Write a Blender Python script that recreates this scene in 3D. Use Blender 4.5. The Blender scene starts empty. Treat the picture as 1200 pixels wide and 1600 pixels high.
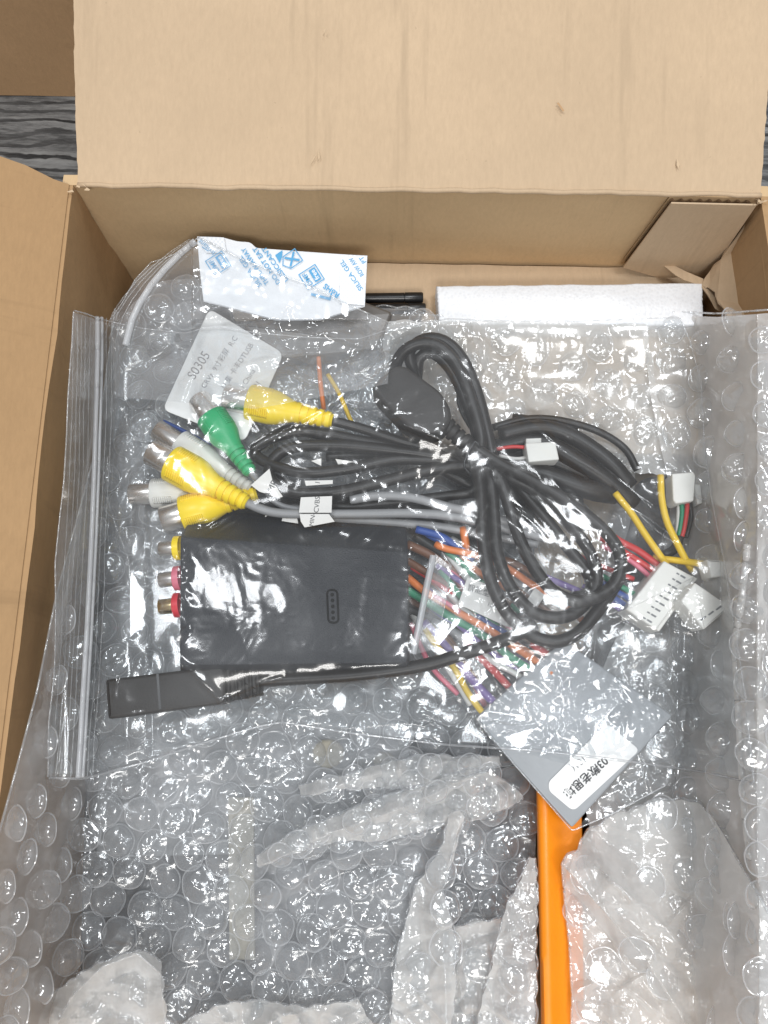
import bpy, bmesh, math, random
import numpy as np
from mathutils import Vector, Matrix

RND = random.Random(11)
rng = np.random.default_rng(11)
scene = bpy.context.scene
COL = scene.collection
CM = 0.01                                   # everything below is authored in centimetres

# ------------------------------------------------------------------ camera, world, lamps, exposure
F = 1202.0                                  # focal length in pixels of the 1200x1600 photograph
H_RIM = 7.0                                 # height of the carton rim above the table
CAM = Vector((0.0, 0.0, H_RIM + 19.7))
_zc = -Vector((10, -280, -F)).normalized()
_p1, _p2 = Vector((115 - 600, 800 - 290, -F)), Vector((1190 - 600, 800 - 308, -F))
_xc = _p1.cross(_p2).cross(_zc).normalized()
if _xc.x < 0: _xc = -_xc
_yc = _zc.cross(_xc).normalized()
ROT = Matrix((_xc, _yc, _zc))               # camera axes -> world

cam_d = bpy.data.cameras.new("camera")
cam_d.sensor_fit = 'VERTICAL'; cam_d.sensor_height = 36.0; cam_d.lens = 36.0 * F / 1600.0
cam_d.clip_start = 0.01; cam_d.clip_end = 50.0
cam = bpy.data.objects.new("camera", cam_d); COL.objects.link(cam)
cam.matrix_world = Matrix.Translation(CAM * CM) @ ROT.to_4x4()
scene.camera = cam

world = bpy.data.worlds.new("World"); scene.world = world; world.use_nodes = True
bg = world.node_tree.nodes["Background"]
bg.inputs[0].default_value = (0.93, 0.96, 1.0, 1); bg.inputs[1].default_value = 0.33

def area(name, loc, size, energy, col=(1, 0.985, 0.96)):
    d = bpy.data.lights.new(name, 'AREA'); d.shape = 'RECTANGLE'
    d.size, d.size_y = size[0] * CM, size[1] * CM; d.energy = energy; d.color = col
    o = bpy.data.objects.new(name, d); COL.objects.link(o)
    o.location = Vector(loc) * CM
    o.rotation_euler = (Vector((0, 0, 4)) - Vector(loc)).to_track_quat('-Z', 'Y').to_euler()
    return o
area("ceiling_or_fill_lamp", (38, -7, 190), (42, 30), 11, (.94, .97, 1))
area("ceiling_or_fill_lamp", (-63, 24, 190), (24, 42), 9, (.94, .97, 1))
area("ceiling_or_fill_lamp", (50, 106, 190), (60, 24), 8.5, (.94, .97, 1))
area("ceiling_or_fill_lamp", (10, -150, 190), (90, 40), 21, (1, .98, .95))  # added fill lamp out of view in front, brightens the back wall
scene.view_settings.view_transform = 'Standard'; scene.view_settings.look = 'None'
scene.view_settings.exposure = 0.15; scene.view_settings.gamma = 1.0
scene.render.engine = 'CYCLES'
cy = scene.cycles
cy.max_bounces = 10; cy.diffuse_bounces = 4; cy.glossy_bounces = 4; cy.transmission_bounces = 6
cy.transparent_max_bounces = 48; cy.caustics_reflective = False; cy.caustics_refractive = False
cy.use_denoising = True; cy.denoising_input_passes = "RGB_ALBEDO_NORMAL"; cy.denoising_prefilter = "ACCURATE"
cy.sample_clamp_indirect = 4.0

# ------------------------------------------------------------------ pixel -> place helpers
_Rn = np.array(ROT)
def PA(px, py, z):
    """points of the photograph at height z (arrays) -> x, y, z in cm"""
    px = np.asarray(px, float); py = np.asarray(py, float); z = np.asarray(z, float)
    px, py, z = np.broadcast_arrays(px, py, z)
    d = np.stack([px - 600, 800 - py, np.full(px.shape, -F)], -1) @ _Rn.T
    t = (z - CAM.z) / d[..., 2]
    return np.stack([CAM.x + d[..., 0] * t, CAM.y + d[..., 1] * t, z], -1)
def P(px, py, z): return Vector(PA(px, py, z).tolist())
def to_px(v):
    c = ROT.transposed() @ (Vector(v) - CAM)
    return 600 + F * c.x / -c.z, 800 - F * c.y / -c.z
def on_plane(px, py, p0, n):
    d = ROT @ Vector((px - 600, 800 - py, -F))
    return CAM + d * ((p0 - CAM).dot(n) / d.dot(n))
def sst(a, b, x):
    t = np.clip((np.asarray(x, float) - a) / (b - a), 0, 1); return t * t * (3 - 2 * t)

# ------------------------------------------------------------------ object helpers
BASE = {}
def tag(o, label=None, cat=None, group=None, kind=None):
    if label: o["label"] = label
    if cat: o["category"] = cat
    if group: o["group"] = group
    if kind: o["kind"] = kind
    return o
def thing(name, label, cat, base, group=None):
    o = bpy.data.objects.new(name, None); COL.objects.link(o); o.empty_display_size = 0.01
    o.location = Vector(base) * CM; BASE[o.name] = Vector(base)
    return tag(o, label, cat, group)
def origin_of(o): return BASE[o.name]
def add(name, VF, mat, parent=None, base=None, smooth=True, angle=None):
    V, Fc = VF
    V = np.asarray(V, float).reshape(-1, 3)
    b = origin_of(parent) if parent is not None else Vector(base if base is not None else V.mean(0))
    me = bpy.data.meshes.new(name)
    me.from_pydata(((V - np.array(b)) * CM).tolist(), [], [tuple(int(i) for i in f) for f in Fc] if not isinstance(Fc, np.ndarray) else Fc.tolist())
    me.materials.append(mat)
    me.polygons.foreach_set("use_smooth", [smooth] * len(me.polygons))
    if angle is not None: me.set_sharp_from_angle(angle=math.radians(angle))
    me.update()
    o = bpy.data.objects.new(name, me); COL.objects.link(o)
    if parent is not None: o.parent = parent
    else: o.location = b * CM
    BASE[o.name] = b
    return o
def merge(*parts):
    V, Fc = [], []
    for v, f in parts:
        n = len(V); V += [tuple(q) for q in v]; Fc += [tuple(int(i) + n for i in q) for q in f]
    return V, Fc
def grid_faces(nr, nc, wrap=False):
    r = np.arange(nr - 1)[:, None]; c = np.arange(nc if wrap else nc - 1)[None, :]
    c2 = (c + 1) % nc
    return np.stack(np.broadcast_arrays(r * nc + c, r * nc + c2, (r + 1) * nc + c2, (r + 1) * nc + c), -1).reshape(-1, 4)

def spline(pts, step):
    pts = [Vector(p) for p in pts]
    if len(pts) == 2: pts = [pts[0], pts[0].lerp(pts[1], .5), pts[1]]
    q = [pts[0] * 2 - pts[1]] + pts + [pts[-1] * 2 - pts[-2]]
    out = []
    for i in range(1, len(q) - 2):
        a, b, c, d = q[i - 1:i + 3]
        n = max(2, int((c - b).length / step))
        for k in range(n):
            t = k / n
            out.append(0.5 * ((2 * b) + (c - a) * t + (2 * a - 5 * b + 4 * c - d) * t * t + (3 * b - a - 3 * c + d) * t ** 3))
    out.append(pts[-1])
    return out
HITS = []                                   # (centre, radius) of everything the films drape over
def tube_path(path, r, seg=10, flat=1.0):
    V = []; up = Vector((0, 0, 1)); n = len(path)
    for i, p in enumerate(path):
        t = (path[min(i + 1, n - 1)] - path[max(i - 1, 0)]).normalized()
        s = t.cross(up)
        if s.length < 1e-4: s = t.cross(Vector((0, 1, 0)))
        s.normalize(); w = s.cross(t)
        rr = r(i / (n - 1)) if callable(r) else r
        for k in range(seg):
            a = 2 * math.pi * k / seg
            V.append(p + s * (math.cos(a) * rr) + w * (math.sin(a) * rr * flat))
    Fc = [tuple(f) for f in grid_faces(n, seg, True)]
    Fc.append(tuple(range(seg))[::-1]); Fc.append(tuple(range((n - 1) * seg, n * seg)))
    return V, Fc
def tube(pts, r, step=None, seg=10, drape=True):
    path = spline([P(*p) for p in pts], step or max(0.12, r * .8))
    if drape: HITS.extend((p, r) for p in path)
    return tube_path(path, r, seg)
def round_poly(pts, r, n=4):
    """rounds the corners of a 2-D polygon"""
    out = []; m = len(pts); rs = r if isinstance(r, (list, tuple)) else [r] * m
    for i in range(m):
        b = Vector(pts[i]); a = Vector(pts[i - 1]); c = Vector(pts[(i + 1) % m])
        d = min(rs[i], (a - b).length * .45, (c - b).length * .45)
        if d < 1e-6: out.append(tuple(b)); continue
        p = b + (a - b).normalized() * d; q = b + (c - b).normalized() * d
        for k in range(n + 1):
            t = k / n; out.append(tuple(p.lerp(b, t).lerp(b.lerp(q, t), t)))
    return out
def inset(poly, d):
    m = len(poly); out = []
    ar = sum(poly[i - 1][0] * poly[i][1] - poly[i][0] * poly[i - 1][1] for i in range(m))
    s = 1 if ar > 0 else -1
    for i in range(m):
        a, b, c = Vector(poly[i - 1]), Vector(poly[i]), Vector(poly[(i + 1) % m])
        e1 = (b - a); e2 = (c - b)
        if e1.length < 1e-9: e1 = e2
        if e2.length < 1e-9: e2 = e1
        n1 = Vector((-e1.y, e1.x)).normalized() * s; n2 = Vector((-e2.y, e2.x)).normalized() * s
        k = n1 + n2
        k = k / max(k.length_squared, 0.5) * 2
        out.append(tuple(b + k * d))
    return out
def prism_xy(poly, z0, z1, bev=0.05, ztop=None):
    """upright prism over an x,y polygon in cm with a rounded top edge; ztop(x, y) may tilt the top"""
    m = len(poly); zt = ztop or (lambda x, y: z1)
    layers = [(poly, None), (poly, -bev)]
    for k in (0.35, 0.7, 1.0):
        a = k * math.pi / 2
        layers.append((inset(poly, bev * (1 - math.cos(a))), -bev * (1 - math.sin(a))))
    V = []
    for pl, dz in layers:
        for (x, y) in pl: V.append((x, y, z0 if dz is None else zt(x, y) + dz))
    Fc = [tuple(f) for f in grid_faces(len(layers), m, True)]
    Fc.append(tuple(range(m))[::-1]); Fc.append(tuple(range((len(layers) - 1) * m, len(layers) * m)))
    return V, Fc
POLYS = []                                  # (x,y polygon, ztop) for the drape
def prism(pxpoly, z0, z1, bev=0.05, drape=True, ztop=None):
    poly = [tuple(P(x, y, z1 if ztop is None else ztop(x, y)).xy) for x, y in pxpoly]
    if drape: POLYS.append((poly, z1))
    if ztop is not None:
        tri = [P(x, y, ztop(x, y)) for x, y in pxpoly]
        zs = {(round(t.x, 5), round(t.y, 5)): t.z for t in tri}
        A = np.array([[t.x, t.y, 1] for t in tri]); co = np.linalg.lstsq(A, np.array([t.z for t in tri]), rcond=None)[0]
        return prism_xy(poly, z0, z1, bev, lambda x, y: co[0] * x + co[1] * y + co[2])
    return prism_xy(poly, z0, z1, bev)
def lathe(profile, seg=24, squash=1.0):
    """profile of (x, r) turned about the x axis"""
    V = []
    for (x, r) in profile:
        for k in range(seg):
            a = 2 * math.pi * k / seg; V.append((x, r * math.cos(a), r * math.sin(a) * squash))
    Fc = [tuple(f) for f in grid_faces(len(profile), seg, True)]
    return V, Fc
def place(VF, o, ax):
    """local x axis -> direction ax at o"""
    ax = Vector(ax).normalized(); s = Vector((0, 0, 1)).cross(ax).normalized(); w = ax.cross(s)
    return [o + ax * v[0] + s * v[1] + w * v[2] for v in VF[0]], VF[1]
def box(cx, cy, cz, sx, sy, sz):
    V = [(cx + a * sx / 2, cy + b * sy / 2, cz + c * sz / 2) for c in (-1, 1) for b in (-1, 1) for a in (-1, 1)]
    return V, [(0, 2, 3, 1), (4, 5, 7, 6), (0, 1, 5, 4), (2, 6, 7, 3), (0, 4, 6, 2), (1, 3, 7, 5)]

# ------------------------------------------------------------------ smooth noise on arrays
class Noise:
    def __init__(s, seed, n=64):
        s.t = np.random.default_rng(seed).uniform(-1, 1, (n, n)); s.n = n
    def __call__(s, x, y):
        x = np.asarray(x, float); y = np.asarray(y, float)
        i = np.floor(x).astype(int); j = np.floor(y).astype(int); u = x - i; v = y - j
        u = u * u * (3 - 2 * u); v = v * v * (3 - 2 * v); n = s.n
        a = s.t[i % n, j % n]; b = s.t[(i + 1) % n, j % n]; c = s.t[i % n, (j + 1) % n]; d = s.t[(i + 1) % n, (j + 1) % n]
        return a + (b - a) * u + (c - a) * v + (a - b - c + d) * u * v
def fbm(nz, x, y, o=3):
    r = 0; a = 1.0
    for k in range(o): r = r + a * nz(x * 2 ** k + 7.3 * k, y * 2 ** k + 3.1 * k); a *= .5
    return r
def ridged(nz, x, y, o=3):
    r = 0; a = 1.0
    for k in range(o): r = r + a * (1 - np.abs(nz(x * 2 ** k + 5.7 * k, y * 2 ** k + 9.1 * k)) * 2); a *= .5
    return r
def creases(X, Y, n, lrange, wrange, arange_, seed, box_=None, ang=None, weight=None):
    """sum of straight tent-shaped folds, as stretched film makes them"""
    g = np.random.default_rng(seed); Z = np.zeros_like(X)
    x0, x1, y0, y1 = box_ or (X.min(), X.max(), Y.min(), Y.max())
    for _ in range(n):
        cx, cy = g.uniform(x0, x1), g.uniform(y0, y1)
        a = g.uniform(0, math.pi) if ang is None else g.normal(*ang)
        L = g.uniform(*lrange); w = g.uniform(*wrange); h = g.uniform(*arange_) * g.choice([1, 1, -1])
        dx, dy = X - cx, Y - cy
        t = dx * math.cos(a) + dy * math.sin(a); q = -dx * math.sin(a) + dy * math.cos(a)
        q = q + 0.12 * t * t / L * g.uniform(-1, 1)
        wl = w * (0.45 + 0.55 * (t / L + .5).clip(0, 1)); 
        f = np.clip(1 - np.abs(q) / wl, 0, None) * np.clip(1 - (2 * t / L) ** 2, 0, None)
        f2 = np.clip(1 + q / (wl * 2.2), 0, 1) * (q < 0) * np.clip(1 - (2 * t / L) ** 2, 0, None)
        Z += h * np.where(q < 0, np.maximum(f * .0 + f2, 0), f)
    return Z

def polyline(pts, t):
    """points along a polyline at fractions t of its length"""
    p = np.asarray(pts, float); d = np.r_[0, np.cumsum(np.hypot(*np.diff(p, axis=0).T))]; d /= d[-1]
    return np.stack([np.interp(t, d, p[:, 0]), np.interp(t, d, p[:, 1])], -1)
def smooth_line(pts, t, k=0.02):
    return (polyline(pts, np.clip(t - k, 0, 1)) + polyline(pts, t) * 2 + polyline(pts, np.clip(t + k, 0, 1))) / 4
def coons(top, right, bottom, left, nu, nv):
    """patch between four outlines; top/bottom run left->right, left/right run top->bottom"""
    u = np.linspace(0, 1, nu); v = np.linspace(0, 1, nv)
    T, B = smooth_line(top, u)[None], smooth_line(bottom, u)[None]
    L, Rr = smooth_line(left, v)[:, None], smooth_line(right, v)[:, None]
    U = u[None, :, None]; Vv = v[:, None, None]
    p00, p10, p01, p11 = T[0, 0], T[0, -1], B[0, 0], B[0, -1]
    return (1 - Vv) * T + Vv * B + (1 - U) * L + U * Rr - ((1 - U) * (1 - Vv) * p00 + U * (1 - Vv) * p10 + (1 - U) * Vv * p01 + U * Vv * p11)

# ------------------------------------------------------------------ materials
def new_mat(name):
    m = bpy.data.materials.new(name); m.use_nodes = True
    nt = m.node_tree; nt.nodes.clear()
    out = nt.nodes.new("ShaderNodeOutputMaterial")
    return m, nt, out
def nd(nt, kind, **kw):
    n = nt.nodes.new(kind)
    for k, v in kw.items():
        if k in n.inputs: n.inputs[k].default_value = v
        else: setattr(n, k, v)
    return n
def mathn(nt, op, a, b=None, c=None, clamp=False):
    n = nt.nodes.new("ShaderNodeMath"); n.operation = op; n.use_clamp = clamp
    for i, x in enumerate((a, b, c)):
        if x is None: continue
        if isinstance(x, (int, float)): n.inputs[i].default_value = x
        else: nt.links.new(x, n.inputs[i])
    return n.outputs[0]
def mapped(nt, scale, coord="Object"):
    tc = nt.nodes.new("ShaderNodeTexCoord"); mp = nt.nodes.new("ShaderNodeMapping")
    mp.inputs["Scale"].default_value = scale if isinstance(scale, tuple) else (scale,) * 3
    nt.links.new(tc.outputs[coord], mp.inputs["Vector"]); return mp.outputs["Vector"]
def noise(nt, vec, scale, detail=3.0, rough=0.55):
    n = nd(nt, "ShaderNodeTexNoise"); n.inputs["Scale"].default_value = scale; n.inputs["Detail"].default_value = detail
    n.inputs["Roughness"].default_value = rough; nt.links.new(vec, n.inputs["Vector"]); return n.outputs["Fac"]
def ramp(nt, fac, stops):
    r = nt.nodes.new("ShaderNodeValToRGB"); e = r.color_ramp.elements
    while len(e) < len(stops): e.new(0.5)
    for el, (p, c) in zip(e, stops): el.position = p; el.color = (*c, 1) if len(c) == 3 else c
    nt.links.new(fac, r.inputs["Fac"]); return r.outputs["Color"]
def mixc(nt, fac, a, b, mode='MIX'):
    n = nt.nodes.new("ShaderNodeMix"); n.data_type = 'RGBA'; n.blend_type = mode
    for i, x in ((0, fac), (6, a), (7, b)):
        if isinstance(x, (int, float)): n.inputs[i].default_value = x
        elif isinstance(x, tuple): n.inputs[i].default_value = (*x, 1)
        else: nt.links.new(x, n.inputs[i])
    return n.outputs[2]
def bump(nt, h, strength, dist):
    b = nt.nodes.new("ShaderNodeBump"); b.inputs["Strength"].default_value = strength; b.inputs["Distance"].default_value = dist
    nt.links.new(h, b.inputs["Height"]); return b.outputs["Normal"]
def plastic(name, col, rough=0.4, spec=0.5, metal=0.0, grain=0.0, gscale=900.0, sub=0.0, var=0.06):
    m, nt, out = new_mat(name); p = nd(nt, "ShaderNodeBsdfPrincipled")
    v = mapped(nt, 1.0)
    f = noise(nt, v, 130.0, 4)
    c = mixc(nt, f, tuple(x * (1 - var) for x in col), tuple(min(1, x * (1 + var)) for x in col))
    nt.links.new(c, p.inputs["Base Color"])
    rr = mathn(nt, 'MULTIPLY_ADD', noise(nt, v, 60.0, 5), 0.25, rough - 0.12, clamp=True)
    nt.links.new(rr, p.inputs["Roughness"])
    p.inputs["Metallic"].default_value = metal; p.inputs["Specular IOR Level"].default_value = spec
    if sub: p.inputs["Subsurface Weight"].default_value = sub; p.inputs["Subsurface Radius"].default_value = (.004, .004, .004); p.inputs["Subsurface Scale"].default_value = 1.0
    if grain: nt.links.new(bump(nt, noise(nt, v, gscale, 2), grain, 0.0003), p.inputs["Normal"])
    nt.links.new(p.outputs[0], out.inputs[0]); return m

def film(name, milk=0.06, gloss=0.09, rough=0.06, bumpy=0.3, bscale=180.0, tint=(0.97, 0.98, 0.985), milk_col=(0.9, 0.91, 0.93), edge=1.0, patch=0.0, soft=.2, broad=.38):
    """thin clear plastic: see-through, a little milky (more along a slanting path), Schlick mirror"""
    m, nt, out = new_mat(name)
    v = mapped(nt, 1.0)
    lw = nd(nt, "ShaderNodeLayerWeight"); lw.inputs["Blend"].default_value = 0.5
    nz = noise(nt, v, bscale, 4, 0.6)
    nrm = bump(nt, nz, bumpy, 0.0012)
    nt.links.new(nrm, lw.inputs["Normal"])
    fac = lw.outputs["Facing"]
    sch = mathn(nt, 'POWER', fac, 4.0)
    g = mathn(nt, 'MULTIPLY_ADD', sch, 0.8, gloss, clamp=True)
    den = mathn(nt, 'MULTIPLY_ADD', fac, -0.88 * edge, 1.0)
    mk = mathn(nt, 'DIVIDE', milk, den, clamp=True)
    if patch:
        pt = mathn(nt, 'MULTIPLY_ADD', noise(nt, v, 32.0, 3), 3.0, -1.2, clamp=True)
        mk = mathn(nt, 'MULTIPLY_ADD', pt, patch, mk, clamp=True)
    mk = mathn(nt, 'MINIMUM', mk, 0.85)
    tr = nd(nt, "ShaderNodeBsdfTransparent"); tr.inputs[0].default_value = (*tint, 1)
    df = nd(nt, "ShaderNodeBsdfDiffuse"); df.inputs[0].default_value = (*milk_col, 1)
    tl = nd(nt, "ShaderNodeBsdfTranslucent"); tl.inputs[0].default_value = (*milk_col, 1)
    nt.links.new(nrm, df.inputs["Normal"])
    g1 = nd(nt, "ShaderNodeBsdfGlossy"); g1.inputs["Roughness"].default_value = rough; g1.inputs[0].default_value = (1, 1, 1, 1)
    g2 = nd(nt, "ShaderNodeBsdfGlossy"); g2.inputs["Roughness"].default_value = soft; g2.inputs[0].default_value = (1, 1, 1, 1)
    nt.links.new(nrm, g1.inputs["Normal"]); nt.links.new(nrm, g2.inputs["Normal"])
    gl = nd(nt, "ShaderNodeMixShader"); gl.inputs[0].default_value = broad
    nt.links.new(g1.outputs[0], gl.inputs[1]); nt.links.new(g2.outputs[0], gl.inputs[2])
    m0 = nd(nt, "ShaderNodeMixShader"); m0.inputs[0].default_value = 0.33
    nt.links.new(df.outputs[0], m0.inputs[1]); nt.links.new(tl.outputs[0], m0.inputs[2])
    m1 = nd(nt, "ShaderNodeMixShader"); nt.links.new(mk, m1.inputs[0]); nt.links.new(tr.outputs[0], m1.inputs[1]); nt.links.new(m0.outputs[0], m1.inputs[2])
    m2 = nd(nt, "ShaderNodeMixShader"); nt.links.new(g, m2.inputs[0]); nt.links.new(m1.outputs[0], m2.inputs[1]); nt.links.new(gl.outputs[0], m2.inputs[2])
    nt.links.new(m2.outputs[0], out.inputs[0]); return m

def kraft(name, base, streak=0.25, axis='x', scale=1.0):
    """brown liner paper: fibres, fleck, faint lines where the flutes show through"""
    m, nt, out = new_mat(name); p = nd(nt, "ShaderNodeBsdfPrincipled")
    v = mapped(nt, 1.0)
    big = noise(nt, v, 18.0, 5, .6); fib = noise(nt, mapped(nt, (900.0, 260.0, 400.0)), 1.0, 5, .7)
    c = mixc(nt, mathn(nt, "MULTIPLY_ADD", big, 1.8, -0.4, clamp=True), tuple(x * .90 for x in base), tuple(x * 1.08 for x in base))
    c = mixc(nt, mathn(nt, 'MULTIPLY_ADD', fib, 1.6, -0.3, clamp=True), mixc(nt, 0.5, c, tuple(x * .70 for x in base)), c)
    fl = noise(nt, v, 520.0, 2, .5)
    c = mixc(nt, mathn(nt, 'MULTIPLY', mathn(nt, 'GREATER_THAN', fl, 0.77), 0.3), c, tuple(x * .5 for x in base))
    sv = {'x': (135.0, 9.0, 9.0), 'y': (9.0, 135.0, 9.0)}[axis]
    st = noise(nt, mapped(nt, sv), 1.0, 3, .7)
    ln = mathn(nt, 'MULTIPLY_ADD', st, 7.0, -4.1, clamp=True)
    c = mixc(nt, mathn(nt, 'MULTIPLY', ln, streak), c, tuple(x * .72 for x in base))
    nt.links.new(c, p.inputs["Base Color"]); p.inputs["Roughness"].default_value = 0.82; p.inputs["Specular IOR Level"].default_value = 0.22
    h = mathn(nt, 'ADD', mathn(nt, 'MULTIPLY', fib, 0.4), mathn(nt, 'MULTIPLY', noise(nt, v, 60.0, 4), 1.0))
    h = mathn(nt, 'ADD', h, mathn(nt, 'MULTIPLY', ln, -0.25))
    nt.links.new(bump(nt, h, 0.35, 0.0007), p.inputs["Normal"])
    nt.links.new(p.outputs[0], out.inputs[0]); return m

KR = (0.56, 0.395, 0.235)
M = {}
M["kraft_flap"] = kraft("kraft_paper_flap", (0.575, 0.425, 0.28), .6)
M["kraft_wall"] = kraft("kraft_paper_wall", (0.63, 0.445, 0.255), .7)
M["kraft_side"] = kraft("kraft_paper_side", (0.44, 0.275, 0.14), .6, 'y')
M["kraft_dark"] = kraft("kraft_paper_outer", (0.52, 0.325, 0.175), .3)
M["paper_torn"] = kraft("torn_paper_core", (0.62, 0.46, 0.30), .1)
M["flute"] = kraft("fluted_paper", (0.30, 0.19, 0.11), .1)
M["film_bag"] = film("clear_bag_film", .02, .046, .10, .04, 70.0, patch=.055, soft=.24, broad=.28)
M["film_back"] = film("bag_back_film", .04, .045, .08, .06, 90.0)
M["film_small"] = film("small_bag_film", .05, .08, .05, .08, 120.0)
M["film_rear"] = film("rear_bag_film", .12, .08, .05, .06, 90.0, patch=.08)
M["film_seam"] = film("film_seam", .16, .10, .15, .1, 200.0)
M["rib"] = film("film_rib", .09, .05, .2, .1, 200.0)
M["zip"] = film("zip_rail_plastic", .42, .05, .3, .1, 100.0)
M["wrap"] = film("bubble_wrap_film", .10, .06, .08, .10, 90.0, patch=.36, broad=.5)
M["bubble"] = film("bubble_film", .12, .09, .06, .06, 160.0, edge=1.0, broad=.4)
M["weld"] = film("bubble_weld_ring", .30, .08, .15, .1, 160.0)
M["wrap_milky"] = film("milky_wrap_film", .46, .08, .08, .1, 90.0, milk_col=(.90, .89, .87), patch=.2)
M["wrap_pale"] = film("pale_wrap_film", .46, .08, .08, .1, 90.0, milk_col=(.90, .885, .865), patch=.1)
M["black_soft"] = plastic("black_cable_rubber", (.014, .012, .011), .38, .42, grain=.15)
M["black_plug"] = plastic("black_moulded_plug", (.022, .019, .017), .5, .4, grain=.25, gscale=1500)
M["black_case"] = plastic("black_textured_case", (.018, .020, .025), .5, .4, grain=.9, gscale=2600)
M["black_gloss"] = plastic("black_smooth_plastic", (.012, .012, .013), .3, .5)
M["void"] = plastic("black_recess", (.003, .003, .003), .7, .1)
M["dark_grey"] = plastic("dark_grey_casing", (.055, .057, .062), .5, .4, grain=.3)
M["mid_grey"] = plastic("grey_metal_casing", (.19, .195, .20), .5, .4, grain=.3)
M["yellow"] = plastic("yellow_moulded_plastic", (.93, .68, .008), .36, .5)
M["green"] = plastic("green_moulded_plastic", (.012, .36, .13), .38, .5)
M["white_pl"] = plastic("white_moulded_plastic", (.74, .73, .69), .42, .5, sub=.2)
M["red_pl"] = plastic("red_moulded_plastic", (.66, .03, .05), .4, .5)
M["steel"] = plastic("nickel_plated_metal", (.90, .86, .82), .28, .5, metal=1.0)
M["brass"] = plastic("gold_plated_metal", (.80, .62, .36), .24, .5, metal=1.0)
M["grey_cable"] = plastic("grey_cable_rubber", (.27, .27, .275), .42, .5)
M["orange_pl"] = plastic("orange_plastic", (.93, .27, .004), .36, .5, grain=.15, sub=.1)
M["foam"] = None
WIRES = {"orange": (.72, .19, .035), "green": (.01, .24, .12), "blue": (.02, .07, .30), "red": (.55, .03, .03), "purple": (.16, .09, .32),
         "yellow": (.78, .52, .02), "white": (.68, .67, .64), "grey": (.22, .22, .22), "brown": (.16, .065, .03), "black": (.02, .02, .02), "pink": (.68, .17, .24)}
for k, c in WIRES.items(): M["w_" + k] = plastic(k + "_wire_insulation", c, .4, .5)
M["paper"] = plastic("white_label_paper", (.80, .80, .79), .6, .3, var=.03)
M["paper_tag"] = plastic("white_tag_paper", (.74, .72, .69), .6, .3, var=.04)
M["ink"] = plastic("black_print", (.07, .07, .075), .7, .2)
M["ink_faint"] = plastic("faint_grey_print", (.22, .22, .23), .7, .2)
M["ink_blue"] = plastic("blue_print", (.10, .36, .62), .6, .3)
M["grey_bag"] = plastic("grey_antistatic_film", (.30, .315, .33), .32, .6, grain=.2, gscale=300)
M["taupe"] = plastic("grey_brown_antistatic_film", (.11, .10, .09), .3, .6, grain=.2, gscale=300)
M["cream"] = plastic("cream_paper_strip", (.34, .315, .26), .6, .3)

def foam_mat():
    m, nt, out = new_mat("white_foam"); p = nd(nt, "ShaderNodeBsdfPrincipled")
    v = mapped(nt, 1.0); vo = nd(nt, "ShaderNodeTexVoronoi"); vo.inputs["Scale"].default_value = 950.0; nt.links.new(v, vo.inputs["Vector"])
    c = ramp(nt, vo.outputs["Distance"], [(0, (.74, .75, .77)), (.6, (.82, .83, .85))])
    nt.links.new(c, p.inputs["Base Color"]); p.inputs["Roughness"].default_value = .32
    h = mathn(nt, 'ADD', vo.outputs["Distance"], mathn(nt, 'MULTIPLY', noise(nt, v, 300, 3), .8))
    nt.links.new(bump(nt, h, .22, .0005), p.inputs["Normal"]); nt.links.new(p.outputs[0], out.inputs[0]); return m
M["foam"] = foam_mat()
def packet_mat():
    m, nt, out = new_mat("white_sachet_paper"); p = nd(nt, "ShaderNodeBsdfPrincipled")
    v = mapped(nt, 1.0)
    c = ramp(nt, noise(nt, v, 90, 4), [(.3, (.73, .75, .78)), (.7, (.80, .81, .83))])
    nt.links.new(c, p.inputs["Base Color"]); p.inputs["Roughness"].default_value = .5
    nt.links.new(bump(nt, noise(nt, v, 110, 3), .5, .0008), p.inputs["Normal"]); nt.links.new(p.outputs[0], out.inputs[0]); return m
M["sachet"] = packet_mat()
def sachet_seal():
    m, nt, out = new_mat("embossed_sachet_seal"); p = nd(nt, "ShaderNodeBsdfPrincipled"); p.inputs["Roughness"].default_value = .5
    v = mapped(nt, 1.0); ch = nd(nt, "ShaderNodeTexChecker"); ch.inputs["Scale"].default_value = 1500.0; nt.links.new(v, ch.inputs["Vector"])
    c = mixc(nt, ch.outputs["Fac"], (.70, .73, .77), (.82, .83, .85)); nt.links.new(c, p.inputs["Base Color"])
    nt.links.new(p.outputs[0], out.inputs[0]); return m
M["seal"] = sachet_seal()
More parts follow.
